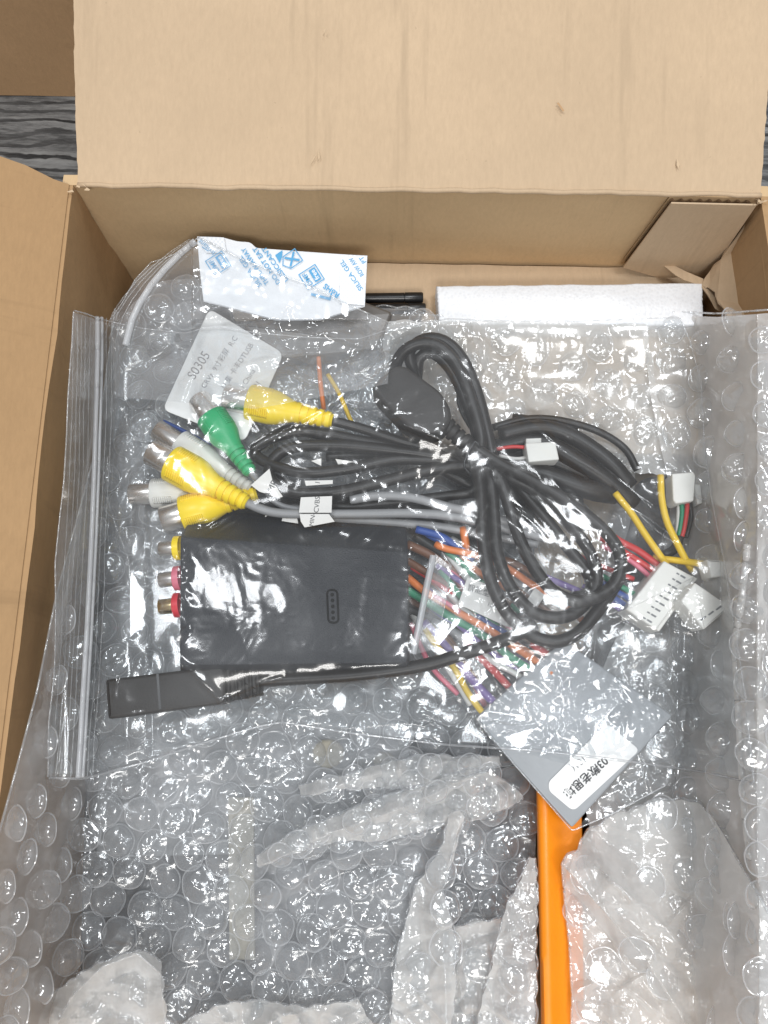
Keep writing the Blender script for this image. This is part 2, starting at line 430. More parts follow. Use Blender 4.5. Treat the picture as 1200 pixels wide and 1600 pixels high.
def wood_mat():
    m, nt, out = new_mat("black_brushed_wood"); p = nd(nt, "ShaderNodeBsdfPrincipled")
    a = noise(nt, mapped(nt, (16.0, 120.0, 60.0)), 1.0, 8, .75); b = noise(nt, mapped(nt, (70.0, 420.0, 60.0)), 1.0, 6, .75)
    s = mathn(nt, 'ADD', mathn(nt, 'MULTIPLY', a, .7), mathn(nt, 'MULTIPLY', b, .45))
    c = ramp(nt, s, [(.40, (.012, .012, .013)), (.50, (.07, .07, .07)), (.60, (.17, .168, .165)), (.74, (.27, .268, .26))])
    wv = nd(nt, "ShaderNodeTexWave"); wv.wave_type = 'BANDS'; wv.bands_direction = 'Y'; wv.inputs["Scale"].default_value = 62.0; wv.inputs["Distortion"].default_value = 9.0; wv.inputs["Detail"].default_value = 4.0; wv.inputs["Detail Scale"].default_value = 1.2
    nt.links.new(mapped(nt, (.35, 1.0, 1.0)), wv.inputs["Vector"])
    lines = mathn(nt, 'MULTIPLY', mathn(nt, 'MULTIPLY_ADD', wv.outputs["Fac"], 5.0, -3.2, clamp=True), mathn(nt, 'MULTIPLY_ADD', a, 3.0, -.8, clamp=True))
    c = mixc(nt, lines, c, (.010, .010, .011))
    nt.links.new(c, p.inputs["Base Color"]); p.inputs["Roughness"].default_value = .55
    nt.links.new(bump(nt, s, .6, .0015), p.inputs["Normal"]); nt.links.new(p.outputs[0], out.inputs[0]); return m
M["wood"] = wood_mat()

# ------------------------------------------------------------------ text on a surface
def text(body, px, py, ang, size, zf, mat, parent, name="print", spacing=1.0, bold=0.0, align='CENTER', xs=1.0, fit=None):
    """flat print: baseline centre at (px,py), reading direction ang degrees counter-clockwise in the photograph, size = letter height in px"""
    cu = bpy.data.curves.new(name, 'FONT'); cu.body = body; cu.align_x = align; cu.align_y = 'CENTER'; cu.size = 1.0; cu.space_character = spacing
    cu.offset = bold; cu.resolution_u = 3
    o = bpy.data.objects.new(name, cu); COL.objects.link(o)
    dg = bpy.context.evaluated_depsgraph_get(); dg.update()
    me = bpy.data.meshes.new_from_object(o.evaluated_get(dg)); bpy.data.objects.remove(o)
    V = np.array([v.co[:] for v in me.vertices]).reshape(-1, 3); Fc = [tuple(q.vertices) for q in me.polygons]
    bpy.data.meshes.remove(me)
    if not len(V): return None
    a = math.radians(ang); s = size / 0.72
    X = V[:, 0] * s * xs
    if fit: X = X * fit / (X.max() - X.min())
    Y = V[:, 1] * s
    qx = px + X * math.cos(a) - Y * math.sin(a); qy = py - X * math.sin(a) - Y * math.cos(a)
    z = np.array([zf(x, y) for x, y in zip(qx, qy)]) if callable(zf) else zf
    return add(name, (PA(qx, qy, z), Fc), mat, parent, smooth=False)
def quad_print(pts, zf, mat, parent, name="print"):
    V = [P(x, y, zf(x, y) if callable(zf) else zf) for x, y in pts]
    return add(name, (V, [tuple(range(len(pts)))]), mat, parent, smooth=False)
def line_print(pts, w, zf, mat, parent, name="print", closed=False):
    """a printed stroke w px wide"""
    V, Fc = [], []; n = len(pts)
    for i in range(n if closed else n - 1):
        a = Vector(pts[i]); b = Vector(pts[(i + 1) % n]); d = (b - a).normalized() * (w * .5); s = Vector((-d.y, d.x))
        a = a - d; b = b + d; k = len(V)
        for q in (a + s, b + s, b - s, a - s): V.append(P(q.x, q.y, (zf(q.x, q.y) if callable(zf) else zf) + 0.0004 * i))
        Fc.append((k, k + 1, k + 2, k + 3))
    return add(name, (V, Fc), mat, parent, smooth=False)

# ------------------------------------------------------------------ the table
tv, tf = [(-150, -120, 0), (150, -120, 0), (150, 140, 0), (-150, 140, 0)], [(0, 1, 2, 3)]
tag(add("table_top", (tv, tf), M["wood"], base=(0, 0, 0), smooth=False), "dark grey wood grain table under the open carton", "table", kind="structure")

# ------------------------------------------------------------------ the open carton
def slab(c00, c10, c11, c01, n_out, th, nu=24, nv=12, bow=0.0, seed=1, rough=0.03, edge_rough=0.03):
    """board between four corners of its visible face; thickness th towards n_out"""
    nz = Noise(seed); V = []
    c00, c10, c11, c01 = map(Vector, (c00, c10, c11, c01)); n_out = Vector(n_out).normalized()
    for side in (0, 1):
        for j in range(nv):
            v = j / (nv - 1)
            for i in range(nu):
                u = i / (nu - 1)
                p = (c00 * (1 - u) + c10 * u) * (1 - v) + (c01 * (1 - u) + c11 * u) * v
                b = bow * math.sin(math.pi * u) * math.sin(math.pi * v)
                k = float(fbm(nz, u * 9 + .3, v * 6 + .7, 3)) * rough
                if i in (0, nu - 1):
                    e = (c10 - c00).normalized() * float(nz(v * nv * .55, side * 3.3 + i)) * edge_rough
                    p = p + e
                V.append(p + n_out * (b + k + th * side))
    N = nu * nv; Fc = [tuple(f[::-1]) for f in grid_faces(nv, nu)] + [tuple(N + q for q in f) for f in grid_faces(nv, nu)]
    ring = [i for i in range(nu)] + [j * nu + nu - 1 for j in range(1, nv)] + [(nv - 1) * nu + i for i in range(nu - 2, -1, -1)] + [j * nu for j in range(nv - 2, 0, -1)]
    for a, b in zip(ring, ring[1:] + ring[:1]): Fc.append((a, b, N + b, N + a))
    return V, Fc
cor_l, cor_r = P(115, 290, H_RIM), P(1190, 306, H_RIM)
YB = (cor_l.y + cor_r.y) / 2; XL, XR = cor_l.x, cor_r.x; YF = -16.5
print("carton", XL, XR, YB, "left rim at y700", P(67, 700, H_RIM).x)
XLF = P(30, 1000, H_RIM).x                  # the left wall leans out a little towards the front
TH = 0.34
carton = thing("cardboard_carton", "open brown cardboard carton packed with wrapped electronics", "cardboard box", (0, 0, 0.02))
add("carton_bottom", box((XL + XR) / 2, (YB + YF) / 2, 0.2, XR - XL + 1.0, YB - YF + .5, .34), M["kraft_wall"], carton, smooth=False)
add("back_wall", slab((XL - TH, YB, .4), (XR + TH, YB, .4), (XR + TH, YB, H_RIM), (XL - TH, YB, H_RIM), (0, 1, 0), TH, 50, 16, .08, 3, .03), M["kraft_wall"], carton, angle=50)
yl = P(30, 1000, H_RIM).y; xl_f = XL + (XLF - XL) / (yl - YB) * (YF - YB)
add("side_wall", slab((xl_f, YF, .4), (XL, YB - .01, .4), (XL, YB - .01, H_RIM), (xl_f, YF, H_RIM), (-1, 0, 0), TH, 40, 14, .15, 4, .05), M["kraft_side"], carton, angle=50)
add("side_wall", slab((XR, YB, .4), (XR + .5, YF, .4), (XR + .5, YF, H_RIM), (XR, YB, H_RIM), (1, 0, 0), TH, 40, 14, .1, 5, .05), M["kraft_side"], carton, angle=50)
add("front_wall", slab((XR + .5, YF, .4), (xl_f, YF, .4), (xl_f, YF, H_RIM), (XR + .5, YF, H_RIM), (0, -1, 0), TH, 20, 8, .05, 6, .03), M["kraft_wall"], carton, angle=50)
# back flap, folded up and back
rise = math.radians(15); hinge = Vector((0, YB + .12, H_RIM + .05)); fn = Vector((0, -math.sin(rise), math.cos(rise)))
fl = [on_plane(121, 289, hinge, fn), on_plane(1189, 305, hinge, fn), on_plane(1206, 60, hinge, fn), on_plane(114, 0, hinge, fn)]
fd = Vector((0, math.cos(rise), math.sin(rise)))
fl[2] = fl[1] + (fl[2] - fl[1]).normalized() * 12.0; fl[3] = fl[0] + (fl[3] - fl[0]).normalized() * 12.0
flap = add("back_flap", slab(fl[0], fl[1], fl[2], fl[3], -fn, TH, 90, 120, .12, 8, .045, .018), M["kraft_flap"], carton, angle=50)
# left flap, folded out and up
ln_ = Vector((math.sin(math.radians(30)), 0, math.cos(math.radians(30)))).normalized(); lh = Vector((XL - .05, YB, H_RIM))
lp = [(108, 288), (84, 280), (40, 258), (0, 244), (-60, 232)]
Vl = []; nv_ = 44
for j in range(nv_):
    t = j / (nv_ - 1)
    for i, (qx, qy) in enumerate(lp):
        top = on_plane(qx, qy, lh, ln_)
        e = Vector((xl_f - .05, YF, H_RIM)) - Vector((XL - .05, YB, H_RIM))
        Vl.append(top + e * t)
N = len(Vl); V2 = Vl + [v - ln_ * TH for v in Vl]
Fl = [tuple(f) for f in grid_faces(nv_, 5)] + [tuple(N + q for q in f[::-1]) for f in grid_faces(nv_, 5)]
ring = list(range(5)); Fl += [(b, a, N + a, N + b) for a, b in zip(ring, ring[1:])]
col4 = [j * 5 + 4 for j in range(nv_)]; Fl += [(b, a, N + a, N + b) for a, b in zip(col4, col4[1:])]
col0 = [j * 5 for j in range(nv_)]; Fl += [(a, b, N + b, N + a) for a, b in zip(col0, col0[1:])]
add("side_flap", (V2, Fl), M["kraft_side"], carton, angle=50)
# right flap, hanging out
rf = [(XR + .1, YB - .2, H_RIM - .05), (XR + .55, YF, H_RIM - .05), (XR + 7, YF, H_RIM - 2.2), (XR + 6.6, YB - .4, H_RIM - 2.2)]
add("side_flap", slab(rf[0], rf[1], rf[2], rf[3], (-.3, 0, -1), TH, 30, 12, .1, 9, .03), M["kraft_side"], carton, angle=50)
# glue tab on the back wall: liner, fluting, liner
def tab_poly(off):
    pts = [(1049, 318), (1182, 321), (1092, 452), (974, 418)]
    return [on_plane(x, y, Vector((0, YB - off, 0)), Vector((0, 1, 0))) for x, y in pts]
def thin_board(poly, n, th):
    V = [p for p in poly] + [p + n * th for p in poly]; m = len(poly)
    Fc = [tuple(range(m))[::-1], tuple(range(m, 2 * m))] + [(i, (i + 1) % m, m + (i + 1) % m, m + i) for i in range(m)]
    return V, Fc
tab = add("glue_tab", thin_board(tab_poly(.36), Vector((0, 1, 0)), .05), M["kraft_flap"], carton, smooth=False)
tp = tab_poly(.31)
def flute(a, b, c, d, n, amp):
    """wavy sheet: waves run along a->b, each flute reaching from that edge to d->c"""
    V = []; m = n * 8 + 1
    for i in range(m):
        t = i / (m - 1); w = amp * math.sin(2 * math.pi * n * t)
        for s in (0, 1):
            p = (a.lerp(b, t)).lerp(d.lerp(c, t), s); V.append(p + Vector((0, w, 0)))
    return V, [tuple(f) for f in grid_faces(m, 2)]
sh = Vector((0, .13, 0)); dn = .06
q = [p + sh + Vector((0, 0, -dn)) for p in tp]
add("fluting", flute(q[0], q[1], q[2], q[3], 9, .09), M["flute"], tab)
add("rear_liner", thin_board([p + Vector((0, .26, -.02)) for p in tp], Vector((0, 1, 0)), .03), M["kraft_wall"], tab, smooth=False)
# crushed, torn paper fold low in the far right corner
def ragged(pts, zf, jit, seed, sub=6):
    g = random.Random(seed); out = []
    for i in range(len(pts)):
        a = Vector(pts[i]); b = Vector(pts[(i + 1) % len(pts)])
        for k in range(sub):
            p = a.lerp(b, k / sub) + (Vector((g.uniform(-jit, jit), g.uniform(-jit, jit))) if k else Vector((0, 0)))
            out.append(P(p.x, p.y, zf(p.x, p.y) if callable(zf) else zf))
    return out
def sheet_from(poly, th=0.04): return thin_board(poly, Vector((0, 0, -1)), th)
zt = lambda x, y: 4.0 + (x - 1020) * .013 + (440 - y) * .01
add("torn_fold", sheet_from(ragged([(1096, 446), (1132, 392), (1190, 322), (1260, 330), (1260, 540), (1146, 520), (1128, 478), (1112, 452)], lambda x, y: 3.9 + sst(1090, 1200, x) * 2.7, 2.5, 4, 5)), M["kraft_flap"], carton, smooth=False)
add("torn_edge", sheet_from(ragged([(1018, 400), (1058, 417), (1100, 436), (1124, 460), (1138, 488), (1118, 482), (1098, 450), (1056, 430)], lambda x, y: 3.75 + .004 * (y - 400), 1.2, 5, 3)), M["kraft_flap"], carton, smooth=False)
# fuzzy torn fibres at the two rim corners
for (cx, cy, seed) in ((118, 291, 1), (1186, 312, 2)):
    g = random.Random(seed); pcs = []
    for k in range(7):
        a = P(cx + g.uniform(-9, 22 if seed == 1 else 6), cy + g.uniform(-4, 7), H_RIM + g.uniform(0, .15))
        d = Vector((g.uniform(-1, 1), g.uniform(-1, .4), g.uniform(-.2, .5))).normalized() * g.uniform(.08, .2); s = Vector((g.uniform(-1, 1), g.uniform(-1, 1), .2)).normalized() * .12
        pcs.append(([a, a + s, a + d + s * .4, a + d], [(0, 1, 2, 3)]))
    add("torn_fibre", merge(*pcs), M["paper_torn"], carton, smooth=False)
for pts in ([(484, 258), (490, 246), (496, 238), (490, 250)], [(497, 232), (500, 246), (497, 250)], [(1058, 248), (1062, 256), (1060, 264), (1057, 258)], [(505, 48), (509, 44), (508, 52)]):
    add("torn_scuff", ([on_plane(x, y, hinge + fn * .06, fn) for x, y in pts], [tuple(range(len(pts)))]), M["paper_torn"], carton, smooth=False)
sc_ = add("dark_scuff", ([on_plane(x, y, hinge + fn * .06, fn) for x, y in ((870, 161), (873, 160), (882, 173), (879, 174))], [(0, 1, 2, 3)]), M["kraft_dark"], carton, smooth=False)
# crease lines pressed into the flap along its hinge (a folded edge of liner paper)
hp = [on_plane(121 + t * 1068, 289 + t * 16, hinge, fn) for t in np.linspace(0, 1, 60)]
nzh = Noise(5)
add("hinge_crease", tube_path([p + Vector((0, float(nzh(i * .7, 1)) * .03, .0 + float(nzh(i * .5, 4)) * .03)) for i, p in enumerate(hp)], .075, 6), M["kraft_flap"], carton)

# flat carton insert along the back
ins = thing("cardboard_insert", "flat cardboard insert lying low along the back of the carton", "cardboard", (3, 8, 3.0))
iy = P(600, 700, 3.1).y; ix0 = P(660, 440, 3.1).x; ixs = P(470, 440, 3.1).x; iys = P(600, 492, 3.1).y
add("insert_panel", slab((ix0, iy, 3.1), (XR - .3, iy, 3.1), (XR - .3, YB - .02, 3.1), (ix0, YB - .02, 3.1), (0, 0, -1), TH, 40, 20, .0, 12, .03), M["kraft_flap"], ins, angle=50)

def z_right(px):                            # lowest free height above the right wall's slope, seen along px
    return CAM.z - (CAM.z - H_RIM) * 583 / (np.maximum(np.asarray(px, float), 1000) - 600)
def smax(p, q, k=.35): return .5 * (p + q + np.sqrt((p - q) ** 2 + k))
def z_left(px, py):
    xw = 115 - .098 * (np.asarray(py, float) - 290)
    return CAM.z - (CAM.z - H_RIM) * (592 - xw) / (600 - np.minimum(np.asarray(px, float), 300))

add("insert_strip", slab((ixs, iys, 3.1), (ix0 - .005, iys, 3.1), (ix0 - .005, YB - .02, 3.1), (ixs, YB - .02, 3.1), (0, 0, -1), TH, 20, 8, .0, 13, .02), M["kraft_flap"], ins, angle=50)
# second carton behind
yb2 = P(60, 156, 0).y
rear = thing("cardboard_carton", "dark brown carton standing on the table behind the open one", "cardboard box", (-22, yb2 + 8, 0.01))
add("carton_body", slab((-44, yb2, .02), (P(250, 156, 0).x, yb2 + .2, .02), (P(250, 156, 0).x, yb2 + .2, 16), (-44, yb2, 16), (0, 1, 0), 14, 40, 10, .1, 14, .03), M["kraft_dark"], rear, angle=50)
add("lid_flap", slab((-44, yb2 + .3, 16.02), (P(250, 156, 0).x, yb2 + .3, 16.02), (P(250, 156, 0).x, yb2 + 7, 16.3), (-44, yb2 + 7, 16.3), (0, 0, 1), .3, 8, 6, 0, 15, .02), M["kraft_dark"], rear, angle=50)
# ------------------------------------------------------------------ what is wrapped below
unit = thing("car_stereo", "dark grey boxed unit lying under the bubble wrap at the carton bottom", "car stereo", P(480, 1150, .4))
add("casing", prism([(190, 500), (600, 500), (640, 745), (836, 760), (838, 1640), (120, 1640), (140, 900)], .4, 2.0, .12, drape=False), M["dark_grey"], unit, angle=40)
add("cover_plate", prism([(160, 940), (640, 930), (640, 1330), (150, 1340)], 2.003, 2.12, .04, drape=False), M["mid_grey"], unit, angle=40)
add("cream_strip", prism([(356, 1246), (396, 1246), (398, 1500), (358, 1500)], 2.124, 2.26, .03, drape=False), M["cream"], unit, angle=40)
for (x, y, r) in ((512, 1178, 26), (600, 1190, 17)):
    add("cream_knob", prism([(x + r * math.cos(a), y + r * math.sin(a) * .9) for a in np.linspace(0, 2 * math.pi, 14)[:-1]], 1.9, 2.36, .12, drape=False), M["cream"], unit, angle=40)
pan = thing("dashboard_frame", "black plastic frame under the bubble wrap near the right carton wall", "dash frame", P(1080, 1000, .4))
add("frame_panel", prism(round_poly([(1000, 745), (1150, 735), (1172, 1320), (930, 1330), (930, 1000)], 20), .4, 2.1, .15, drape=False), M["dark_grey"], pan, angle=40)
add("frame_rib", prism([(1098, 760), (1136, 755), (1150, 880), (1104, 880)], 2.104, 3.1, .15, drape=False), M["black_gloss"], pan, angle=40)
# orange bar
bar = thing("orange_bar", "bright orange plastic bar standing up between the two bubble wrap bundles", "plastic bar", P(865, 1450, .5))
rows = []; ys_ = np.linspace(1205, 1640, 30)
for y in ys_:
    l = 838 + (y - 1240) * .02; r_ = 908 + (y - 1240) * .012
    rows.append([P(l + 2, y, .5), P(l, y, 2.95), P(l + 1.5, y, 3.2), P(l + 6, y, 3.34), P(l + 13, y, 3.38), P(l + 20, y, 3.35), P(l + 25, y, 3.27), P(l + 44, y, 3.2), P(r_, y, 3.14), P(r_ + 2, y, .5)])
add("bar_body", ([v for r in rows for v in r], [tuple(f[::-1]) for f in grid_faces(30, 10)] + [tuple(range(10)), tuple(range(290, 300))[::-1]]), M["orange_pl"], bar, angle=50)

# foam block and black plug ends at the back
foam = thing("foam_block", "white foam block lying behind the zip bag against the back wall", "foam", P(890, 480, 3.1))
fp = []
g = random.Random(3)
for (a, b) in (((682, 446), (1098, 441)), ((1098, 441), (1100, 508)), ((1100, 508), (686, 508)), ((686, 508), (682, 446))):
    for k in range(24): t = k / 24; fp.append((a[0] + (b[0] - a[0]) * t + g.uniform(-.8, .8), a[1] + (b[1] - a[1]) * t + g.uniform(-.8, .8)))
add("foam_body", prism(fp, 3.12, 3.95, .08), M["foam"], foam, angle=60)
for (y, x1, lab) in ((465, 661, "black plastic rod beside the foam block, nearer the back wall"), (482, 665, "black plastic rod beside the foam block, nearer the zip bag")):
    base = P(600, y, 3.45)
    rod = thing("black_rod", lab, "rod", base, "black rods at the back of the carton")
    a, b = P(470, y + 2, 3.45), P(x1, y, 3.45); L = (b - a).length; r = .17
    add("rod_shaft", place(lathe([(0, r), (L - .62, r)], 20), a, b - a), M["black_gloss"], rod, angle=40)
    add("rod_tip", place(lathe([(L - .615, r * .8), (L - .60, r * 1.06), (L - .04, r * 1.06), (L, r * .9), (L, 0)], 20), a, b - a), M["black_gloss"], rod, angle=40)

# ------------------------------------------------------------------ the rear bag, its contents and the silica sachet
gp = thing("antistatic_sleeve", "grey brown metallic sleeve inside the rear bag under the silica packet", "sleeve", P(480, 500, 3.4))
add("sleeve_body", prism(round_poly([(378, 508), (522, 453), (614, 487), (590, 545), (440, 560)], 8), 3.5, 4.12, .1), M["taupe"], gp, angle=40)
blk = thing("adapter_block", "dark block wrapped in the rear bag in the far left corner", "adapter", P(265, 480, 3.0))
add("block_body", prism(round_poly([(212, 470), (250, 440), (350, 446), (372, 520), (230, 560)], 10), 2.7, 3.15, .1, drape=False), M["dark_grey"], blk, angle=40)
add("block_rib", prism([(262, 452), (300, 448), (312, 530), (272, 534)], 3.152, 3.3, .05, drape=False), M["black_gloss"], blk, angle=40)
zs = lambda x, y: 4.65 + (480 - y) * .0062
sach = thing("silica_packet", "white silica gel packet printed blue, sticking out of the rear bag", "desiccant packet", P(440, 430, 4.5))
T = [(308, 369), (347, 370), (372, 377), (393, 378), (399, 387), (520, 396), (574, 399)]
B = [(318, 470), (430, 500), (500, 500), (570, 478)]
cs = coons(T, [(574, 399), (572, 440), (570, 478)], B, [(308, 369), (312, 420), (318, 470)], 60, 30)
u_, v_ = np.meshgrid(np.linspace(0, 1, 60), np.linspace(0, 1, 30))
nzs = Noise(21)
zz = zs(cs[..., 0], cs[..., 1]) + .02 * fbm(nzs, u_ * 9, v_ * 5, 3)
top = PA(cs[..., 0], cs[..., 1], zz).reshape(-1, 3)
pil = (np.clip(np.minimum(u_, 1 - u_) * 6, 0, 1) * np.clip(np.minimum(v_, 1 - v_) * 4, 0, 1)).ravel()
bot = top - np.array([0, .02, 0.03]) - np.array([0, 0, .35]) * pil[:, None]
Nn = len(top); Fs = [tuple(f[::-1]) for f in grid_faces(30, 60)] + [tuple(f + Nn) for f in grid_faces(30, 60)]
add("packet_paper", (np.r_[top, bot], Fs), M["sachet"], sach)
zp = lambda x, y: float(zs(x, y)) + .055
def quad_sub(pts, zf, mat, parent, name, n=14):
    a, b, c, d = map(Vector, pts); V = []
    for j in range(n):
        for i in range(n):
            p = a.lerp(b, i / (n - 1)).lerp(d.lerp(c, i / (n - 1)), j / (n - 1)); V.append(P(p.x, p.y, zf(p.x, p.y)))
    return add(name, (V, [tuple(f[::-1]) for f in grid_faces(n, n)]), mat, parent)
zl = lambda x, y: float(zs(x, y)) + .045
quad_sub([(532, 397.5), (573.5, 400), (569.5, 477), (530, 474)], zl, M["seal"], sach, "packet_seal")
quad_sub([(308.5, 370), (350, 371), (354, 395), (322, 395)], zl, M["seal"], sach, "packet_seal")
A = 124.5
for body, x, y, ln in (("SILICA GEL", 391, 424, 56), ("THROW AWAY", 399, 416, 68), ("DO NOT EAT", 417, 415, 68), ("DESICCANT", 430, 413, 64)):
    text(body, x, y, A, 7.6, zp, M["ink_blue"], sach, bold=.012, fit=ln)
text("SILICA GEL", 549, 430, A, 7.2, zp, M["ink_blue"], sach, bold=.012, fit=56); text("ROW AW", 557.5, 417, A, 7.2, zp, M["ink_blue"], sach, bold=.012, fit=33); text("PT", 567, 406, A, 7, zp, M["ink_blue"], sach, bold=.012, fit=11)
text("RoHS", 518, 454, 143, 8.6, zp, M["ink_blue"], sach, bold=.02, fit=28)
line_print([(488, 460), (500, 463), (515, 467)], 4.0, zp, M["ink_blue"], sach); line_print([(515, 467), (518, 459)], 2.5, zp, M["ink_blue"], sach)
def local(cx, cy, a):
    a = math.radians(a); return lambda u, v: (cx + u * math.cos(a) - v * math.sin(a), cy - u * math.sin(a) - v * math.cos(a))
Lx = local(456, 405, A)                     # do-not-eat mark
line_print([Lx(-11, -13), Lx(11, -13), Lx(11, 9), Lx(0, 17), Lx(-11, 9)], 1.4, zp, M["ink_blue"], sach, closed=True)
line_print([Lx(-7, -8), Lx(7, 7)], 3.2, zp, M["ink_blue"], sach); line_print([Lx(-7, 7), Lx(7, -8)], 3.2, lambda x, y: zp(x, y) + .002, M["ink_blue"], sach)
quad_print([Lx(12, 10), Lx(20, 4), Lx(20, 18), Lx(6, 19)], zp, M["ink_blue"], sach)
for (cx, cy) in ((487, 433), (341, 412)):
    Lb = local(cx, cy, A - 2)
    line_print([Lb(-13, -15), Lb(14, -15), Lb(14, 15), Lb(-13, 15)], 1.4, zp, M["ink_blue"], sach, closed=True)
    quad_print([Lb(-10, -12), Lb(11, -12), Lb(11, -1), Lb(-10, -1)], zp, M["ink_blue"], sach)
    c = Lb(.5, -6.5); text("free", c[0], c[1], A - 2, 7.5, lambda x, y: zp(x, y) + .004, M["sachet"], sach, bold=.02)
    c = Lb(.5, 7); text("DMF", c[0], c[1], A - 2, 7.8, zp, M["ink_blue"], sach, bold=.008)
text("Irritant", 323, 386, A + 14, 8, zp, M["ink_blue"], sach); line_print([(316, 386), (325, 392)], 1.4, zp, M["ink_blue"], sach)

# ------------------------------------------------------------------ contents of the zip bag
lblz = lambda x, y: 4.05
lab = thing("product_label", "white rounded label reading S0305 above the yellow and green plugs", "label", P(345, 580, 4.0))
add("label_paper", prism(round_poly([(327, 482), (443, 552), (382, 690), (254, 640)], 12, 6), 4.15, 4.195, .01), M["paper"], lab, angle=40)
lz = lambda x, y: 4.2015
text("S0305", 311, 571, 57, 15.5, lz, M["ink_faint"], lab, xs=.9)
text("CRVz  9寸彩屏  R:C", 343, 566, 57, 8.5, lz, M["ink_faint"], lab, xs=.95)
text("U 集 卡丰DTUSB", 371, 572, 57, 8.5, lz, M["ink_faint"], lab, xs=.95)
text("in China", 386, 594, 57, 8.5, lz, M["ink_faint"], lab)
text("1501", 399, 606, 57, 8.5, lz, M["ink_faint"], lab)
for k, (dy, lb) in enumerate(((0, "thin blue wire under the label, nearer the label edge"), (6, "thin blue wire under the label, nearer the silver plugs"))):
    o = add("blue_wire", tube([(256, 658 + dy, 3.7), (285, 672 + dy, 3.72), (330, 696 + dy, 3.65)], .055), M["w_blue"], base=P(280, 672 + dy, 3.7))
    tag(o, lb, "wire", "thin blue wires under the label")

# black module
mod = thing("video_module", "black rectangular module box with a five hole slot and side sockets", "module box", P(460, 940, 3.2))
mz = lambda x, y: 5.05 + (y - 950) * .0006
mtop = round_poly([(281, 838), (638, 862), (638, 1036), (281, 1040)], 7, 4); mbot = round_poly([(300, 800), (634, 806), (640, 1052), (282, 1062)], 7, 4)
tp_ = [P(x, y, mz(x, y)) for x, y in mtop]; bt_ = [P(x, y, 3.2) for x, y in mbot]
for q in (tp_,): POLYS.append(([tuple(v.xy) for v in q], 5.1))
m_ = len(tp_); ce = sum(tp_, Vector()) / m_
l1 = [b.lerp(t, .93) for b, t in zip(bt_, tp_)]; l2 = [t + (ce - t).normalized() * .03 + Vector((0, 0, .02)) for t in tp_]; l3 = [t + (ce - t).normalized() * .09 + Vector((0, 0, .035)) for t in tp_]
Vm = bt_ + l1 + l2 + l3
Fm = [tuple(f[::-1]) for f in grid_faces(4, m_, True)] + [tuple(range(m_)), tuple(range(3 * m_, 4 * m_))[::-1]]
Fm = [f for f in Fm]
add("case", (Vm, Fm), M["black_case"], mod, angle=35)
mzt = lambda x, y: mz(x, y) + .04
so = P(519, 947, mzt(519, 947)); 
slot = round_poly([(511, 922), (527, 922), (529, 973), (513, 973)], 8, 6)
add("slot_rim", tube_path([P(x, y, mzt(x, y)) for x, y in slot + slot[:1]], .03, 6), M["void"], mod)
for k in range(5):
    cx, cy = 519 + .4 * k, 929 + 9.2 * k
    add("slot_hole", prism_xy([(P(cx + 3 * math.cos(a), cy + 3 * math.sin(a), 5.1).x, P(cx + 3 * math.cos(a), cy + 3 * math.sin(a), 5.1).y) for a in np.linspace(0, 2 * math.pi, 13)[:-1]], mzt(cx, cy) - .03, mzt(cx, cy) + .004, .002), M["void"], mod, smooth=False)
for (y, matn, lb, mt) in ((856, "yellow", "yellow socket collar", "steel"), (903, "pink", "pale red socket collar", "steel"), (945, "red_pl", "red socket collar", "brass")):
    a = P(283, y, 4.3); r = .36; ax = Vector((-1, -.08 if y < 900 else -.12, -.05))
    mm = M["w_pink"] if matn == "pink" else M[matn]
    so_ = add("socket_collar", place(lathe([(0, r), (.18, r), (.2, r * .9), (.2, r * .4)], 24), a, ax), mm, mod, angle=40); so_["label"] = lb
    add("socket_barrel", place(lathe([(.19, r * .62), (.62, r * .62), (.64, r * .58), (.64, r * .45), (.5, r * .42)], 24), a, ax), M[mt], so_, angle=40)

